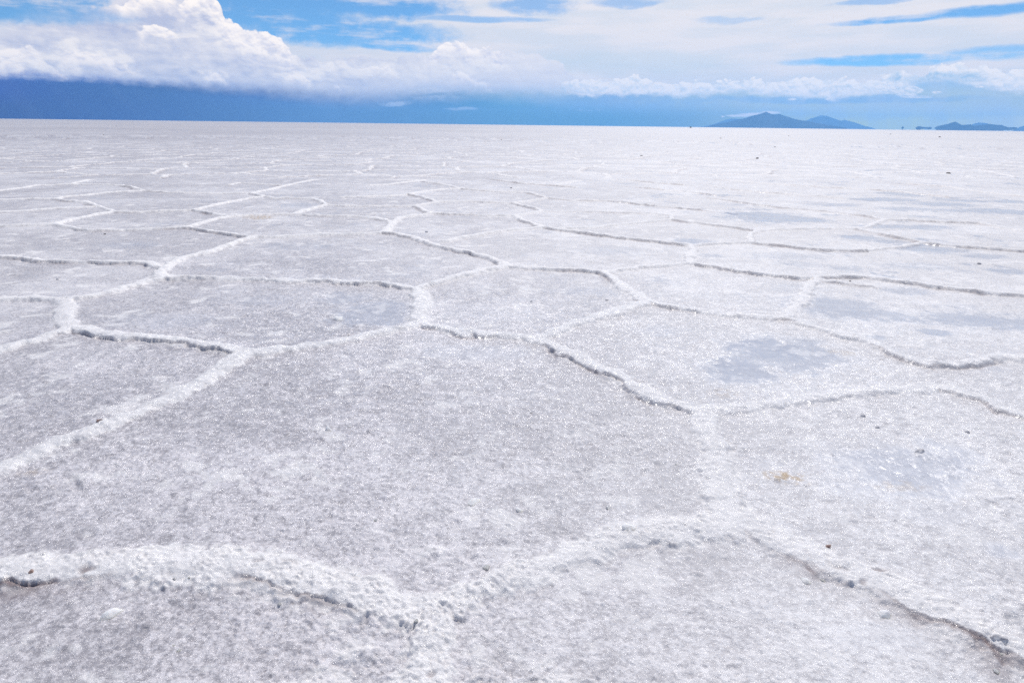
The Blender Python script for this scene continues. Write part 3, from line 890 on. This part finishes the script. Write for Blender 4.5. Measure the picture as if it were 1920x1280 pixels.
# wet hollows (pixels: x, y, rx, ry, strength)
WET = [(1440, 408, 95, 12, 1.0), (1520, 412, 40, 5, .7), (1620, 446, 50, 6, .9), (1665, 452, 40, 5, .8), (1745, 466, 70, 9, 1.0), (1650, 425, 50, 4, .8), (1720, 426, 70, 5, .8), (1425, 648, 90, 26, .95), (1380, 690, 80, 28, .9), (1500, 640, 60, 14, .6),
       (1690, 880, 160, 56, .75), (1600, 905, 90, 34, .5), (1560, 570, 120, 20, .7), (1480, 660, 140, 36, .75), (1640, 590, 110, 16, .75), (1500, 540, 60, 10, .4), (1850, 600, 100, 22, .8), (1560, 840, 80, 24, .3), (1240, 620, 50, 10, .35), (1150, 470, 80, 9, .35), (1500, 495, 60, 8, .45), (1720, 500, 90, 8, .45), (1100, 545, 70, 12, .3), (1760, 960, 90, 26, .35), (1450, 870, 60, 24, .3), (1640, 1190, 120, 36, .3), (300, 600, 110, 16, .3), (480, 560, 90, 12, .35), (240, 460, 80, 8, .35), (560, 460, 90, 8, .3), (1300, 452, 50, 7, .7), (1590, 503, 45, 7, .6), (1750, 622, 30, 7, .9), (1640, 631, 26, 6, .9), (1690, 364, 40, 4, .9), (1660, 374, 60, 4, .8), (1760, 383, 60, 5, .7), (1850, 396, 90, 6, .8),
       (1800, 376, 50, 3, .7), (1900, 378, 40, 4, .8), (700, 585, 90, 26, .55), (640, 560, 60, 14, .5), (560, 385, 40, 6, .35), (1700, 545, 60, 8, .6), (1790, 575, 60, 9, .5), (1560, 470, 60, 6, .5), (900, 660, 110, 16, .4), (1880, 1030, 40, 20, .7),
       (1870, 905, 26, 16, .6), (1800, 850, 40, 22, .6), (1740, 830, 30, 16, .6), (1330, 480, 30, 5, .5), (1470, 480, 80, 8, .4), (1840, 480, 40, 5, .6), (1700, 392, 60, 4, .6), (1560, 384, 60, 4, .5), (1400, 384, 60, 4, .4), (1830, 690, 60, 8, .4)]
wet = np.zeros(Xn.shape, F32)
wnx = pn(Xn * 1.3, Yn * 1.3, 61) * 0.9 + pn(Xn * 4.5, Yn * 4.5, 62) * 0.5 + pn(Xn * 14, Yn * 14, 63) * 0.3
for x, y, rx, ry, s in WET:
    gxc, gyc = G(x, y)
    ex = abs(G(x + rx, y)[0] - G(x - rx, y)[0]) / 2
    ey = abs(G(x, y - ry)[1] - G(x, y + ry)[1]) / 2
    sel = (np.abs(Xn - gxc) < ex * 2.2) & (np.abs(Yn - gyc) < ey * 2.2)
    d = ((Xn[sel] - gxc) / ex) ** 2 + ((Yn[sel] - gyc) / ey) ** 2 + wnx[sel] * 1.1
    wet[sel] = np.maximum(wet[sel], s * (1 - ss(d + 0.5 * pn(Xn[sel] * 9, Yn[sel] * 9, 66) + 0.5 * pn(Xn[sel] * 30, Yn[sel] * 30, 67), 0.05, 1.3)))
rightness = ss(Xn / np.maximum(Yn, 0.5), -0.1, 0.45)
gen = ss(wnx - 0.30 + 0.25 * pn(Xn * 0.25, Yn * 0.4, 64), -0.05, 0.30) * 0.70 * ss(Dn, 4, 9) * (0.35 + 0.65 * rightness)
wet = np.maximum(wet, gen) * (1 - np.clip(body * 1.4, 0, 1))
z = zr * near_f + g1 + (crust + knob) * (1 - wet * 0.75) - wet * 0.004
# the foreground ridge and the one at the lower right are pitted, with mud showing in the pits
fg = np.clip(body * 1.3, 0, 1) * ss(py_, 985, 1060)
pit = np.clip(octave(15, 71) - 0.30, 0, 1) * ss(octave(3, 72), -0.1, 0.25) * fg
z = z - pit * 0.05
mud = np.clip(gap * brk * 1.0 + pit * 3.0 + drop * brk * 0.45, 0, 1) * (0.35 + 0.65 * ss(py_, 900, 1060)) * (0.4 + 0.8 * ss(pn(Xn * 3.1, Yn * 3.1, 73), -0.2, 0.3))
wallz = ss(e, -0.006, 0.0) * (1 - ss(e, 0.012, 0.045)) * brk
halo = ss(e, 0.0, 0.02) * (1 - ss(e, 0.03, 0.14)) * brk * ss(octave(6, 114), -0.15, 0.25)
mudn = 0.35 + 0.65 * ss(py_, 940, 1060)
mud = np.clip(np.maximum(mud, wallz * 0.9 * mudn) + halo * 0.38 * ss(py_, 900, 1040), 0, 1)
mud = np.clip(mud + fg * ss(pn(Xn * 4.3, Yn * 4.3, 74) + 0.4 * pn(Xn * 12, Yn * 12, 75), 0.28, 0.55) * 0.55 * (drop * 0.9 + 0.10), 0, 1)
# rust-coloured mineral stains
stain = np.zeros(Xn.shape, F32)
for x, y, rx, ry, s in [(1472, 893, 40, 13, 1.0), (1450, 888, 22, 8, .8), (1500, 902, 22, 9, .5), (1690, 910, 60, 12, .3), (1580, 660, 30, 6, .45), (490, 408, 26, 4.5, 1.0), (468, 407, 14, 3, .8), (1355, 738, 30, 12, .3), (60, 885, 30, 10, .35)]:
    gxc, gyc = G(x, y)
    ex = abs(G(x + rx, y)[0] - G(x - rx, y)[0]) / 2
    ey = abs(G(x, y - ry)[1] - G(x, y + ry)[1]) / 2
    sel = (np.abs(Xn - gxc) < ex * 2.2) & (np.abs(Yn - gyc) < ey * 2.2)
    d = ((Xn[sel] - gxc) / ex) ** 2 + ((Yn[sel] - gyc) / ey) ** 2
    nn = pn(Xn[sel] * 22, Yn[sel] * 22, 81) + 0.7 * pn(Xn[sel] * 50, Yn[sel] * 50, 82)
    stain[sel] = np.maximum(stain[sel], s * (1 - ss(d, 0.1, 1.3)) * ss(nn, -0.25, 0.35))

Z = np.zeros(X.shape, F32)
fade = (1 - ss(rows[:near_rows], 80, 95)).astype(F32)[:, None] * ss(rows[:near_rows], 2.9, 3.3).astype(F32)[:, None]
edge = (ss(cols_n, -fine_a, -fine_a + 0.04) * (1 - ss(cols_n, fine_a - 0.04, fine_a))).astype(F32)[None, :]
Z[:near_rows, :nf] = z * fade * edge


def full(a):
    o = np.zeros(X.shape, F32)
    o[:near_rows, :nf] = a
    return o


dirt = ss(pn(Xn * 0.55, Yn * 0.55, 110) + 0.6 * pn(Xn * 1.7, Yn * 1.7, 111) + 0.35 * pn(Xn * 6, Yn * 6, 112), -0.2, 0.45)
frost = ss(octave(2.6, 91) * 0.8 + octave(7.5, 92) * 0.8 + octave(21, 93) * 0.5, 0.20, 0.55) * 0.70
rcol = ss(body + 0.08 * lump + (0.16 * octave(5.5, 94) + 0.30 * octave(13, 95) + 0.34 * octave(30, 99) + 0.25 * octave(60, 116)) * ss(body, 0.0, 0.25), 0.10, 0.42) * np.clip(hgt * 1.15, 0, 1) * (1 - 0.22 * ss(octave(9, 96), 0.1, 0.5))
rcol = rcol * (1 - 0.75 * ss(Dn, 28, 75))
rcol = np.clip(np.maximum(rcol, frost * (1 - ss(Dn, 20, 60))) + knob * 18, 0, 1)
attrs = {'ridge': full(rcol), 'wet': full(wet), 'mud': full(mud), 'stain': full(stain), 'thin': full(dirt), 'right_pale': None, 'nearness': None}
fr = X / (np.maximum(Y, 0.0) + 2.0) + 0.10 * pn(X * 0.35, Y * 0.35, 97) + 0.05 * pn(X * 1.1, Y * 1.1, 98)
attrs['nearness'] = (1 - ss(np.sqrt(X * X + Y * Y) * (1 + 0.25 * pn(X * 0.3, Y * 0.3, 113)), 3.5, 11.0)).astype(F32)  # falls off with distance from the camera; drives gloss and cell tone
attrs['right_pale'] = ss(fr, -0.22, 0.30).astype(F32)  # cells paler towards the right, by bearing from the camera
nv = NR * NC
co = np.empty((nv + 1, 3), F32)
co[:nv, 0] = X.ravel(); co[:nv, 1] = Y.ravel(); co[:nv, 2] = Z.ravel()
co[nv] = (0, CYY, 0)
ii, jj = np.meshgrid(np.arange(NR - 1), np.arange(NC), indexing='ij')
jn = (jj + 1) % NC
quads = np.stack([ii * NC + jj, ii * NC + jn, (ii + 1) * NC + jn, (ii + 1) * NC + jj], axis=-1).reshape(-1, 4)[:, ::-1]
tris = np.stack([np.full(NC, nv), (np.arange(NC) + 1) % NC, np.arange(NC)], axis=-1)
loops = np.concatenate([quads.ravel(), tris.ravel()]).astype(np.int32)
starts = np.concatenate([np.arange(len(quads)) * 4, len(quads) * 4 + np.arange(len(tris)) * 3]).astype(np.int32)
me = bpy.data.meshes.new('salt_flat')
me.vertices.add(nv + 1)
me.vertices.foreach_set('co', co.ravel())
me.loops.add(len(loops))
me.loops.foreach_set('vertex_index', loops)
me.polygons.add(len(starts))
me.polygons.foreach_set('loop_start', starts)
me.polygons.foreach_set('use_smooth', np.ones(len(starts), dtype=bool))
me.update(calc_edges=True)
for k, a in attrs.items():
    at = me.attributes.new(k, 'FLOAT', 'POINT')
    at.data.foreach_set('value', np.concatenate([a.ravel(), [0]]).astype(F32))
ground = bpy.data.objects.new('salt_flat', me)
COL.objects.link(ground)
tag(ground, None, None, None, 'structure')
GROUND_Z = (rows_n, cols_n, Z)


def ground_z(x, y):
    r, a = math.hypot(x, y - CYY), math.atan2(x, y - CYY)
    i, j = int(np.searchsorted(rows, r)), int(np.searchsorted(cols_n, a))
    return float(Z[min(i, NR - 1), min(max(j, 0), nf - 1)])


# -- salt material
salt, bs = bsdf('salt_crust')
nt = V.nt


def attr(name):
    n = nt.nodes.new('ShaderNodeAttribute')
    n.attribute_name = name
    return V(n.outputs['Fac'])


gn = nt.nodes.new('ShaderNodeNewGeometry')
P = V(gn.outputs['Position'])
ridge, wetv, mudv, stv, thin_v = attr('ridge'), attr('wet'), attr('mud'), attr('stain'), attr('thin')
right_pale, nearness = attr('right_pale'), attr('nearness')
n_big = noise(P, 0.55, 4.0, 0.6, flat=True)
n_mid = noise(P, 5.0, 5.0, 0.65, flat=True)
n_gr = noise(P, 46.0, 5.0, 0.85, flat=True)
n_bl = noise(P, 17.0, 3.0, 0.7, flat=True)
mott = clamp(0.5 + (n_big - 0.5) * 0.7 + (n_mid - 0.5) * 1.0 + (n_bl - 0.5) * (nearness * 1.6 + 0.3) + (n_gr - 0.5) * 4.2 + (noise(P, 0.02, 5.0, 0.7, flat=True) - 0.5) * (1.0 - nearness) * 1.0 + (thin_v - 0.5) * 0.4)
cell = mix(mott, mix(right_pale, CELL_D, mix(nearness, FAR_D2, CELL_D2)), mix(right_pale, mix(nearness, FAR_L, CELL_L), mix(nearness, FAR_L2, CELL_L2)))  # far tones darkened, painting in the shade that missing relief would give
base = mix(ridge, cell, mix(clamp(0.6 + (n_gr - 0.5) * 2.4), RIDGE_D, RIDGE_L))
base = mix(wetv * 0.8, base, WET_C)
base = mix(mudv, base, (0.22, 0.15, 0.15, 1))
base = mix(stv * 0.75, base, (0.55, 0.36, 0.14, 1))
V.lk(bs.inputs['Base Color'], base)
V.lk(bs.inputs['Roughness'], clamp(0.50 + ridge * 0.3 - wetv * 0.36 + (n_mid - 0.5) * 0.25))
bs.inputs['IOR'].default_value = 1.54
bs.inputs['Specular IOR Level'].default_value = 0.35
# crystal relief too small for the sheet
bump = nt.nodes.new('ShaderNodeBump')
bump.inputs['Strength'].default_value = 1.0
bump.inputs['Distance'].default_value = 1.0
V.lk(bump.inputs['Height'], ((n_gr - 0.5) * 0.0050 + (n_mid - 0.5) * 0.014) * (1.0 - wetv * 0.97))
nt.links.new(bump.outputs[0], bs.inputs['Normal'])


# clear facets, each tilted its own way, that flash in the sun
def facets(scale):
    n = nt.nodes.new('ShaderNodeTexVoronoi')
    n.voronoi_dimensions = '2D'
    n.feature = 'F1'
    V.lk(n.inputs['Vector'], P)
    n.inputs['Scale'].default_value = scale
    return V(n.outputs['Color'])


def vop(op, a, b):
    n = nt.nodes.new('ShaderNodeVectorMath')
    n.operation = op
    V.lk(n.inputs[0], a)
    V.lk(n.inputs[1], b)
    return V(n.outputs[0])


f_ = vop('SUBTRACT', vop('ADD', facets(70.0), facets(24.0)), (1.0, 1.0, 1.0))
f_ = vop('MULTIPLY', f_, (FACET, FACET, 0.0))
sc_ = nt.nodes.new('ShaderNodeVectorMath')
sc_.operation = 'SCALE'
V.lk(sc_.inputs[0], f_)
V.lk(sc_.inputs['Scale'], 1.0 - wetv * 0.97)
nn_ = nt.nodes.new('ShaderNodeVectorMath')
nn_.operation = 'NORMALIZE'
V.lk(nn_.inputs[0], vop('ADD', V(bump.outputs[0]), V(sc_.outputs[0])))
nt.links.new(nn_.outputs[0], bs.inputs['Coat Normal'])
V.lk(bs.inputs['Coat Weight'], (1.0 - wetv) * (nearness * 0.60 + 0.12))
V.lk(bs.inputs['Coat Roughness'], 0.42 - nearness * 0.26)
bs.inputs['Coat IOR'].default_value = 1.5
me.materials.append(salt)
# ------------------------------------------------------------------ loose lumps and clods on the crust
lump_mat, bs = bsdf('loose_salt')
g = V.nt.nodes.new('ShaderNodeTexCoord')
oc = V(g.outputs['Object'])
nl = noise(oc, 60.0, 4.0, 0.7)
V.lk(bs.inputs['Base Color'], mix(sstep(nl, 0.3, 0.7), (0.82, 0.80, 0.79, 1), (0.96, 0.94, 0.92, 1)))
bs.inputs['Roughness'].default_value = 0.6
bs.inputs['Subsurface Weight'].default_value = 0.8
bs.inputs['Subsurface Radius'].default_value = (1.0, 0.95, 0.95)
bs.inputs['Subsurface Scale'].default_value = 0.03
bp = V.nt.nodes.new('ShaderNodeBump')
V.lk(bp.inputs['Height'], nl)
bp.inputs['Distance'].default_value = 0.008
V.nt.links.new(bp.outputs[0], bs.inputs['Normal'])
clod_mat, bs = bsdf('dried_mud')
g = V.nt.nodes.new('ShaderNodeTexCoord')
nl = noise(V(g.outputs['Object']), 9.0, 4.0, 0.7)
V.lk(bs.inputs['Base Color'], mix(sstep(nl, 0.35, 0.65), (0.05, 0.045, 0.05, 1), (0.16, 0.13, 0.12, 1)))
bs.inputs['Roughness'].default_value = 0.95
rust_mat, bs = bsdf('reddish_clay')
g = V.nt.nodes.new('ShaderNodeTexCoord')
nl = noise(V(g.outputs['Object']), 60.0, 4.0, 0.7)
V.lk(bs.inputs['Base Color'], mix(sstep(nl, 0.35, 0.65), (0.22, 0.13, 0.11, 1), (0.48, 0.36, 0.31, 1)))
bs.inputs['Roughness'].default_value = 0.9
grey_mat, bs = bsdf('grey_crust')
g = V.nt.nodes.new('ShaderNodeTexCoord')
nl = noise(V(g.outputs['Object']), 50.0, 4.0, 0.7)
V.lk(bs.inputs['Base Color'], mix(sstep(nl, 0.35, 0.65), (0.45, 0.43, 0.44, 1), (0.80, 0.78, 0.77, 1)))
bs.inputs['Roughness'].default_value = 0.85


def lump_mesh(name, rx, ry, rz, seed, mat, sub=3):
    """an irregular lump with knobs and a broken, flattish underside"""
    rnd = random.Random(seed)
    bm = bmesh.new()
    bmesh.ops.create_icosphere(bm, subdivisions=sub, radius=1.0)
    dirs = [(Vector((rnd.gauss(0, 1), rnd.gauss(0, 1), rnd.gauss(0, 0.8))).normalized(), rnd.uniform(0.12, 0.5), rnd.uniform(5.0, 22.0)) for _ in range(26)]
    cuts = [(Vector((rnd.gauss(0, 1), rnd.gauss(0, 1), rnd.uniform(-0.2, 1.0))).normalized(), rnd.uniform(0.66, 0.95)) for _ in range(8)]
    for v in bm.verts:
        n = v.co.normalized()
        k = 0.82
        for d, a, p in dirs: k += a * max(0.0, n.dot(d)) ** p
        c = n * k
        for d, h in cuts:
            t = c.dot(d) - h
            if t > 0: c = c - d * (t * 0.95)
        c += Vector((rnd.uniform(-1, 1), rnd.uniform(-1, 1), rnd.uniform(-1, 1))) * 0.05
        v.co = (c.x * rx, c.y * ry, c.z * rz if c.z > 0 else c.z * rz * 0.55)
    me = bpy.data.meshes.new(name)
    bm.to_mesh(me)
    bm.free()
    me.materials.append(mat)
    me.polygons.foreach_set('use_smooth', [True] * len(me.polygons))
    return me


def place(name, px, py, wpx, hpx, mat, seed, label, cat, group=None, me=None, rot=None):
    x, y = G(px, py)
    sl = math.sqrt(x * x + y * y + H_CAM ** 2)
    rx, rz = wpx * sl / F_PX / 2, hpx * sl / F_PX / 2
    if me is None: me = lump_mesh(name, rx, rx * 0.8, max(rz, rx * 0.6), seed, mat)
    o = bpy.data.objects.new(name, me)
    o.location = (x, y, ground_z(x, y) - rz * (0.30 if mat is lump_mat else 0.05))
    o.rotation_euler = (0, 0, (seed * 1.7) % 6.28 if rot is None else rot)
    COL.objects.link(o)
    tag(o, label, cat, group)
    return o


LUMPS = [
    (1180, 997, 32, 22, lump_mat, 'big round white salt lump at the left end of the lower pale band', 'salt lump'),
    (617, 806, 17, 11, lump_mat, 'small white salt lump alone in the left part of the big foreground polygon', 'salt lump'),
    (888, 940, 27, 15, lump_mat, 'flat white salt lump at the centre of the big foreground polygon', 'salt lump'),
    (972, 957, 16, 10, lump_mat, 'little white lump right of the flat lump in the central polygon', 'salt lump'),
    (212, 1147, 36, 22, lump_mat, 'white salt lump just below the cracked ridge at the lower left', 'salt lump'),
    (1660, 1150, 26, 18, lump_mat, 'white salt lump below the pitted ridge at the lower right', 'salt lump'),
    (1510, 1088, 20, 11, lump_mat, 'low white lump under the upper end of the pitted ridge', 'salt lump'),
    (632, 598, 20, 7, lump_mat, 'flat white flake in the left middle polygon, near its lower right edge', 'salt flake'),
    (655, 800, 9, 6, lump_mat, 'tiny white bit right of the lone lump in the foreground polygon', 'salt lump'),
    (1724, 846, 17, 7, grey_mat, 'grey clod with a dark shadow in the right foreground polygon', 'clod'),
    (1617, 780, 10, 5, grey_mat, 'grey clod below the ridge at the right, left of two', 'clod'),
    (1645, 801, 10, 4, grey_mat, 'flat grey clod below the ridge at the right, nearer of two', 'clod'),
    (1813, 809, 9, 5, grey_mat, 'small grey clod near the right border, below the cracked ridge', 'clod'),
    (187, 796, 10, 6, rust_mat, 'reddish brown chip on the ridge at the left', 'chip'),
    (60, 1082, 10, 5, rust_mat, 'rusty chip on the lip of the cracked ridge at the lower left corner', 'chip'),
    (1553, 1024, 11, 6, rust_mat, 'dark red chip on top of the pitted ridge at the lower right', 'chip'),
    (1868, 1208, 22, 12, grey_mat, 'clod standing in for a dark hole of the crack at the lower right corner', 'clod'),  # solid lump put where the crack only has a dark hole
    (1420, 297.5, 6, 2.6, clod_mat, 'dark clod far off on the white plain, largest speck below the volcano', 'clod'),
    (1203, 292.5, 4, 2.0, clod_mat, 'dark speck of mud far off, left of the larger dark clod', 'clod'),
    (940, 262.5, 3, 2.2, clod_mat, 'dark speck standing alone far off near the middle of the plain', 'clod'),
    (1351, 259.5, 3, 1.6, clod_mat, 'faint dark speck far off, below the left foot of the volcano', 'clod'),
    (1453, 276, 3.4, 1.6, clod_mat, 'faint dark speck between the large clod and the volcano', 'clod'),
    (1479, 255.5, 2.4, 1.4, clod_mat, 'faint dark speck close under the right flank of the volcano', 'clod'),
    (1670, 252, 3, 1.6, clod_mat, 'dark speck near the horizon, below the tiny islet', 'clod'),
    (1762, 257.5, 4, 1.4, clod_mat, 'flat dark speck below the left end of the long island', 'clod'),
    (1778, 325.5, 7, 2.2, clod_mat, 'flat dark clod at the far right, beyond the wet patches', 'clod'),
    (1836, 495, 8, 3.4, grey_mat, 'grey clod right of the wet patches, before the long dark crack', 'clod'),
    (1594, 526.5, 4, 3, clod_mat, 'small dark clod between the two cracks at the right', 'clod'),
    (996, 566, 6, 4, grey_mat, 'small grey clod in the middle of the central hexagon', 'clod'),
    (1138, 563, 8, 3, grey_mat, 'flat grey clod in the right corner of the central hexagon', 'clod'),
    (197, 439, 4, 3, clod_mat, 'dark dot in a small polygon at the far left', 'clod'),
    (108, 524, 7, 3, grey_mat, 'grey clod at the left in the polygon beside the border', 'clod'),
    (218, 237, 2.6, 1.6, clod_mat, 'faint dark speck near the horizon under the storm cloud', 'clod'),
    (194, 253.5, 2.6, 1.4, clod_mat, 'faint dark speck left of and below the one under the storm cloud', 'clod'),
    (958, 353, 6, 2, grey_mat, 'grey clod on a ridge in the middle distance', 'clod'),
    (800, 435.5, 7, 3, grey_mat, 'grey clod in the polygon behind the forked ridge', 'clod'),
]
for k, (px, py, w, h, mt, lab, cat) in enumerate(LUMPS):
    nm = {'salt lump': 'salt_lump', 'salt flake': 'salt_flake', 'clod': 'mud_clod', 'chip': 'clay_chip'}[cat]
    place(nm, px, py, w, h, mt, 100 + k, lab, cat)

# many loose crumbs nobody could tell apart
crumbs = [lump_mesh('salt_crumb', 1.0, 0.8, 0.34, 300 + k, lump_mat, 2) for k in range(5)]
rnd = random.Random(12)
for k in range(16):
    px = rnd.uniform(20, 1900)
    py = 540 + 720 * rnd.random() ** 0.75
    x, y = G(px, py)
    s = rnd.uniform(0.006, 0.013) * (1.0 + 0.5 * (rnd.random() < 0.15))
    o = bpy.data.objects.new('salt_crumb', crumbs[k % 5])
    o.scale = (s, s, s)
    o.location = (x, y, ground_z(x, y) - s * 0.02)
    o.rotation_euler = (rnd.uniform(-.3, .3), rnd.uniform(-.3, .3), rnd.uniform(0, 6.28))
    COL.objects.link(o)
    tag(o, 'loose white salt crumb no bigger than a thumb lying on the crust', 'salt crumb', 'loose salt crumbs scattered over the near polygons')

# ------------------------------------------------------------------ a car far out on the salt
paint, bs = bsdf('dark_car_paint')
pn_ = noise(V(V.nt.nodes.new('ShaderNodeTexCoord').outputs['Object']), 3.0, 3.0, 0.6)
V.lk(bs.inputs['Base Color'], mix(pn_, (0.02, 0.03, 0.05, 1), (0.05, 0.06, 0.08, 1)))
bs.inputs['Roughness'].default_value = 0.35
glass, bs = bsdf('dark_glass')
V.lk(bs.inputs['Base Color'], mix(noise(V(V.nt.nodes.new('ShaderNodeTexCoord').outputs['Object']), 2.0), (0.01, 0.012, 0.015, 1), (0.03, 0.035, 0.04, 1)))
bs.inputs['Roughness'].default_value = 0.08
rubber, bs = bsdf('tyre_rubber')
V.lk(bs.inputs['Base Color'], mix(noise(V(V.nt.nodes.new('ShaderNodeTexCoord').outputs['Object']), 8.0), (0.015, 0.015, 0.015, 1), (0.05, 0.05, 0.05, 1)))
bs.inputs['Roughness'].default_value = 0.9


def link_bm(name, bm, mat, parent, loc=(0, 0, 0)):
    me = bpy.data.meshes.new(name)
    bm.to_mesh(me)
    bm.free()
    me.materials.append(mat)
    o = bpy.data.objects.new(name, me)
    COL.objects.link(o)
    o.parent = parent
    o.location = loc
    return o


def profile(pts, half, inset_from, inset):
    """a side outline given its width; points above inset_from lean inwards"""
    bm = bmesh.new()
    L, R_ = [], []
    for x, z in pts:
        h = half - (inset if z > inset_from else 0.0)
        L.append(bm.verts.new((x, -h, z)))
        R_.append(bm.verts.new((x, h, z)))
    bm.faces.new(L)
    bm.faces.new(R_[::-1])
    n = len(pts)
    for i in range(n):
        j = (i + 1) % n
        bm.faces.new((L[i], R_[i], R_[j], L[j]))
    bmesh.ops.recalc_face_normals(bm, faces=bm.faces)
    bmesh.ops.bevel(bm, geom=bm.edges[:], offset=0.05, segments=2, affect='EDGES', clamp_overlap=True)
    return bm


cx0, cy0 = G(1298, 239.9)
dd = 1150.0
az = math.radians(AE(1298, 200)[0])
car = bpy.data.objects.new('distant_car', None)
COL.objects.link(car)
car.location = (dd * math.sin(az), dd * math.cos(az), 0.0)
car.rotation_euler = (0, 0, math.pi / 2 - az + 0.25)
tag(car, 'dark off-road car far away, a tiny upright speck on the horizon left of the volcano', 'car')
link_bm('body', profile([(-2.3, 0.45), (2.3, 0.45), (2.35, 0.95), (1.35, 1.12), (0.85, 1.16), (0.45, 1.82), (-2.15, 1.86), (-2.32, 1.1)], 0.92, 1.3, 0.12), paint, car)
link_bm('windows', profile([(0.72, 1.20), (0.42, 1.74), (-2.0, 1.76), (-2.14, 1.20)], 0.90, 1.4, 0.075), glass, car)
bm = bmesh.new()
for sx in (-1.9, -1.2, -0.5, 0.2):
    bmesh.ops.create_cube(bm, size=1.0, matrix=Matrix.Translation((sx, 0, 1.97)) @ Matrix.Diagonal((0.5, 1.4, 0.16, 1)))
bmesh.ops.bevel(bm, geom=bm.edges[:], offset=0.03, segments=1, affect='EDGES')
link_bm('roof_load', bm, paint, car)
for sx in (-1.45, 1.45):
    for sy in (-0.82, 0.82):
        bm = bmesh.new()
        bmesh.ops.create_cone(bm, cap_ends=True, segments=24, radius1=0.39, radius2=0.39, depth=0.26, matrix=Matrix.Rotation(math.pi / 2, 4, 'X'))
        bmesh.ops.bevel(bm, geom=[e_ for e_ in bm.edges if len(e_.link_faces) == 2 and any(len(f.verts) > 4 for f in e_.link_faces)], offset=0.05, segments=2, affect='EDGES')
        link_bm('wheel', bm, rubber, car, (sx, sy, 0.39))
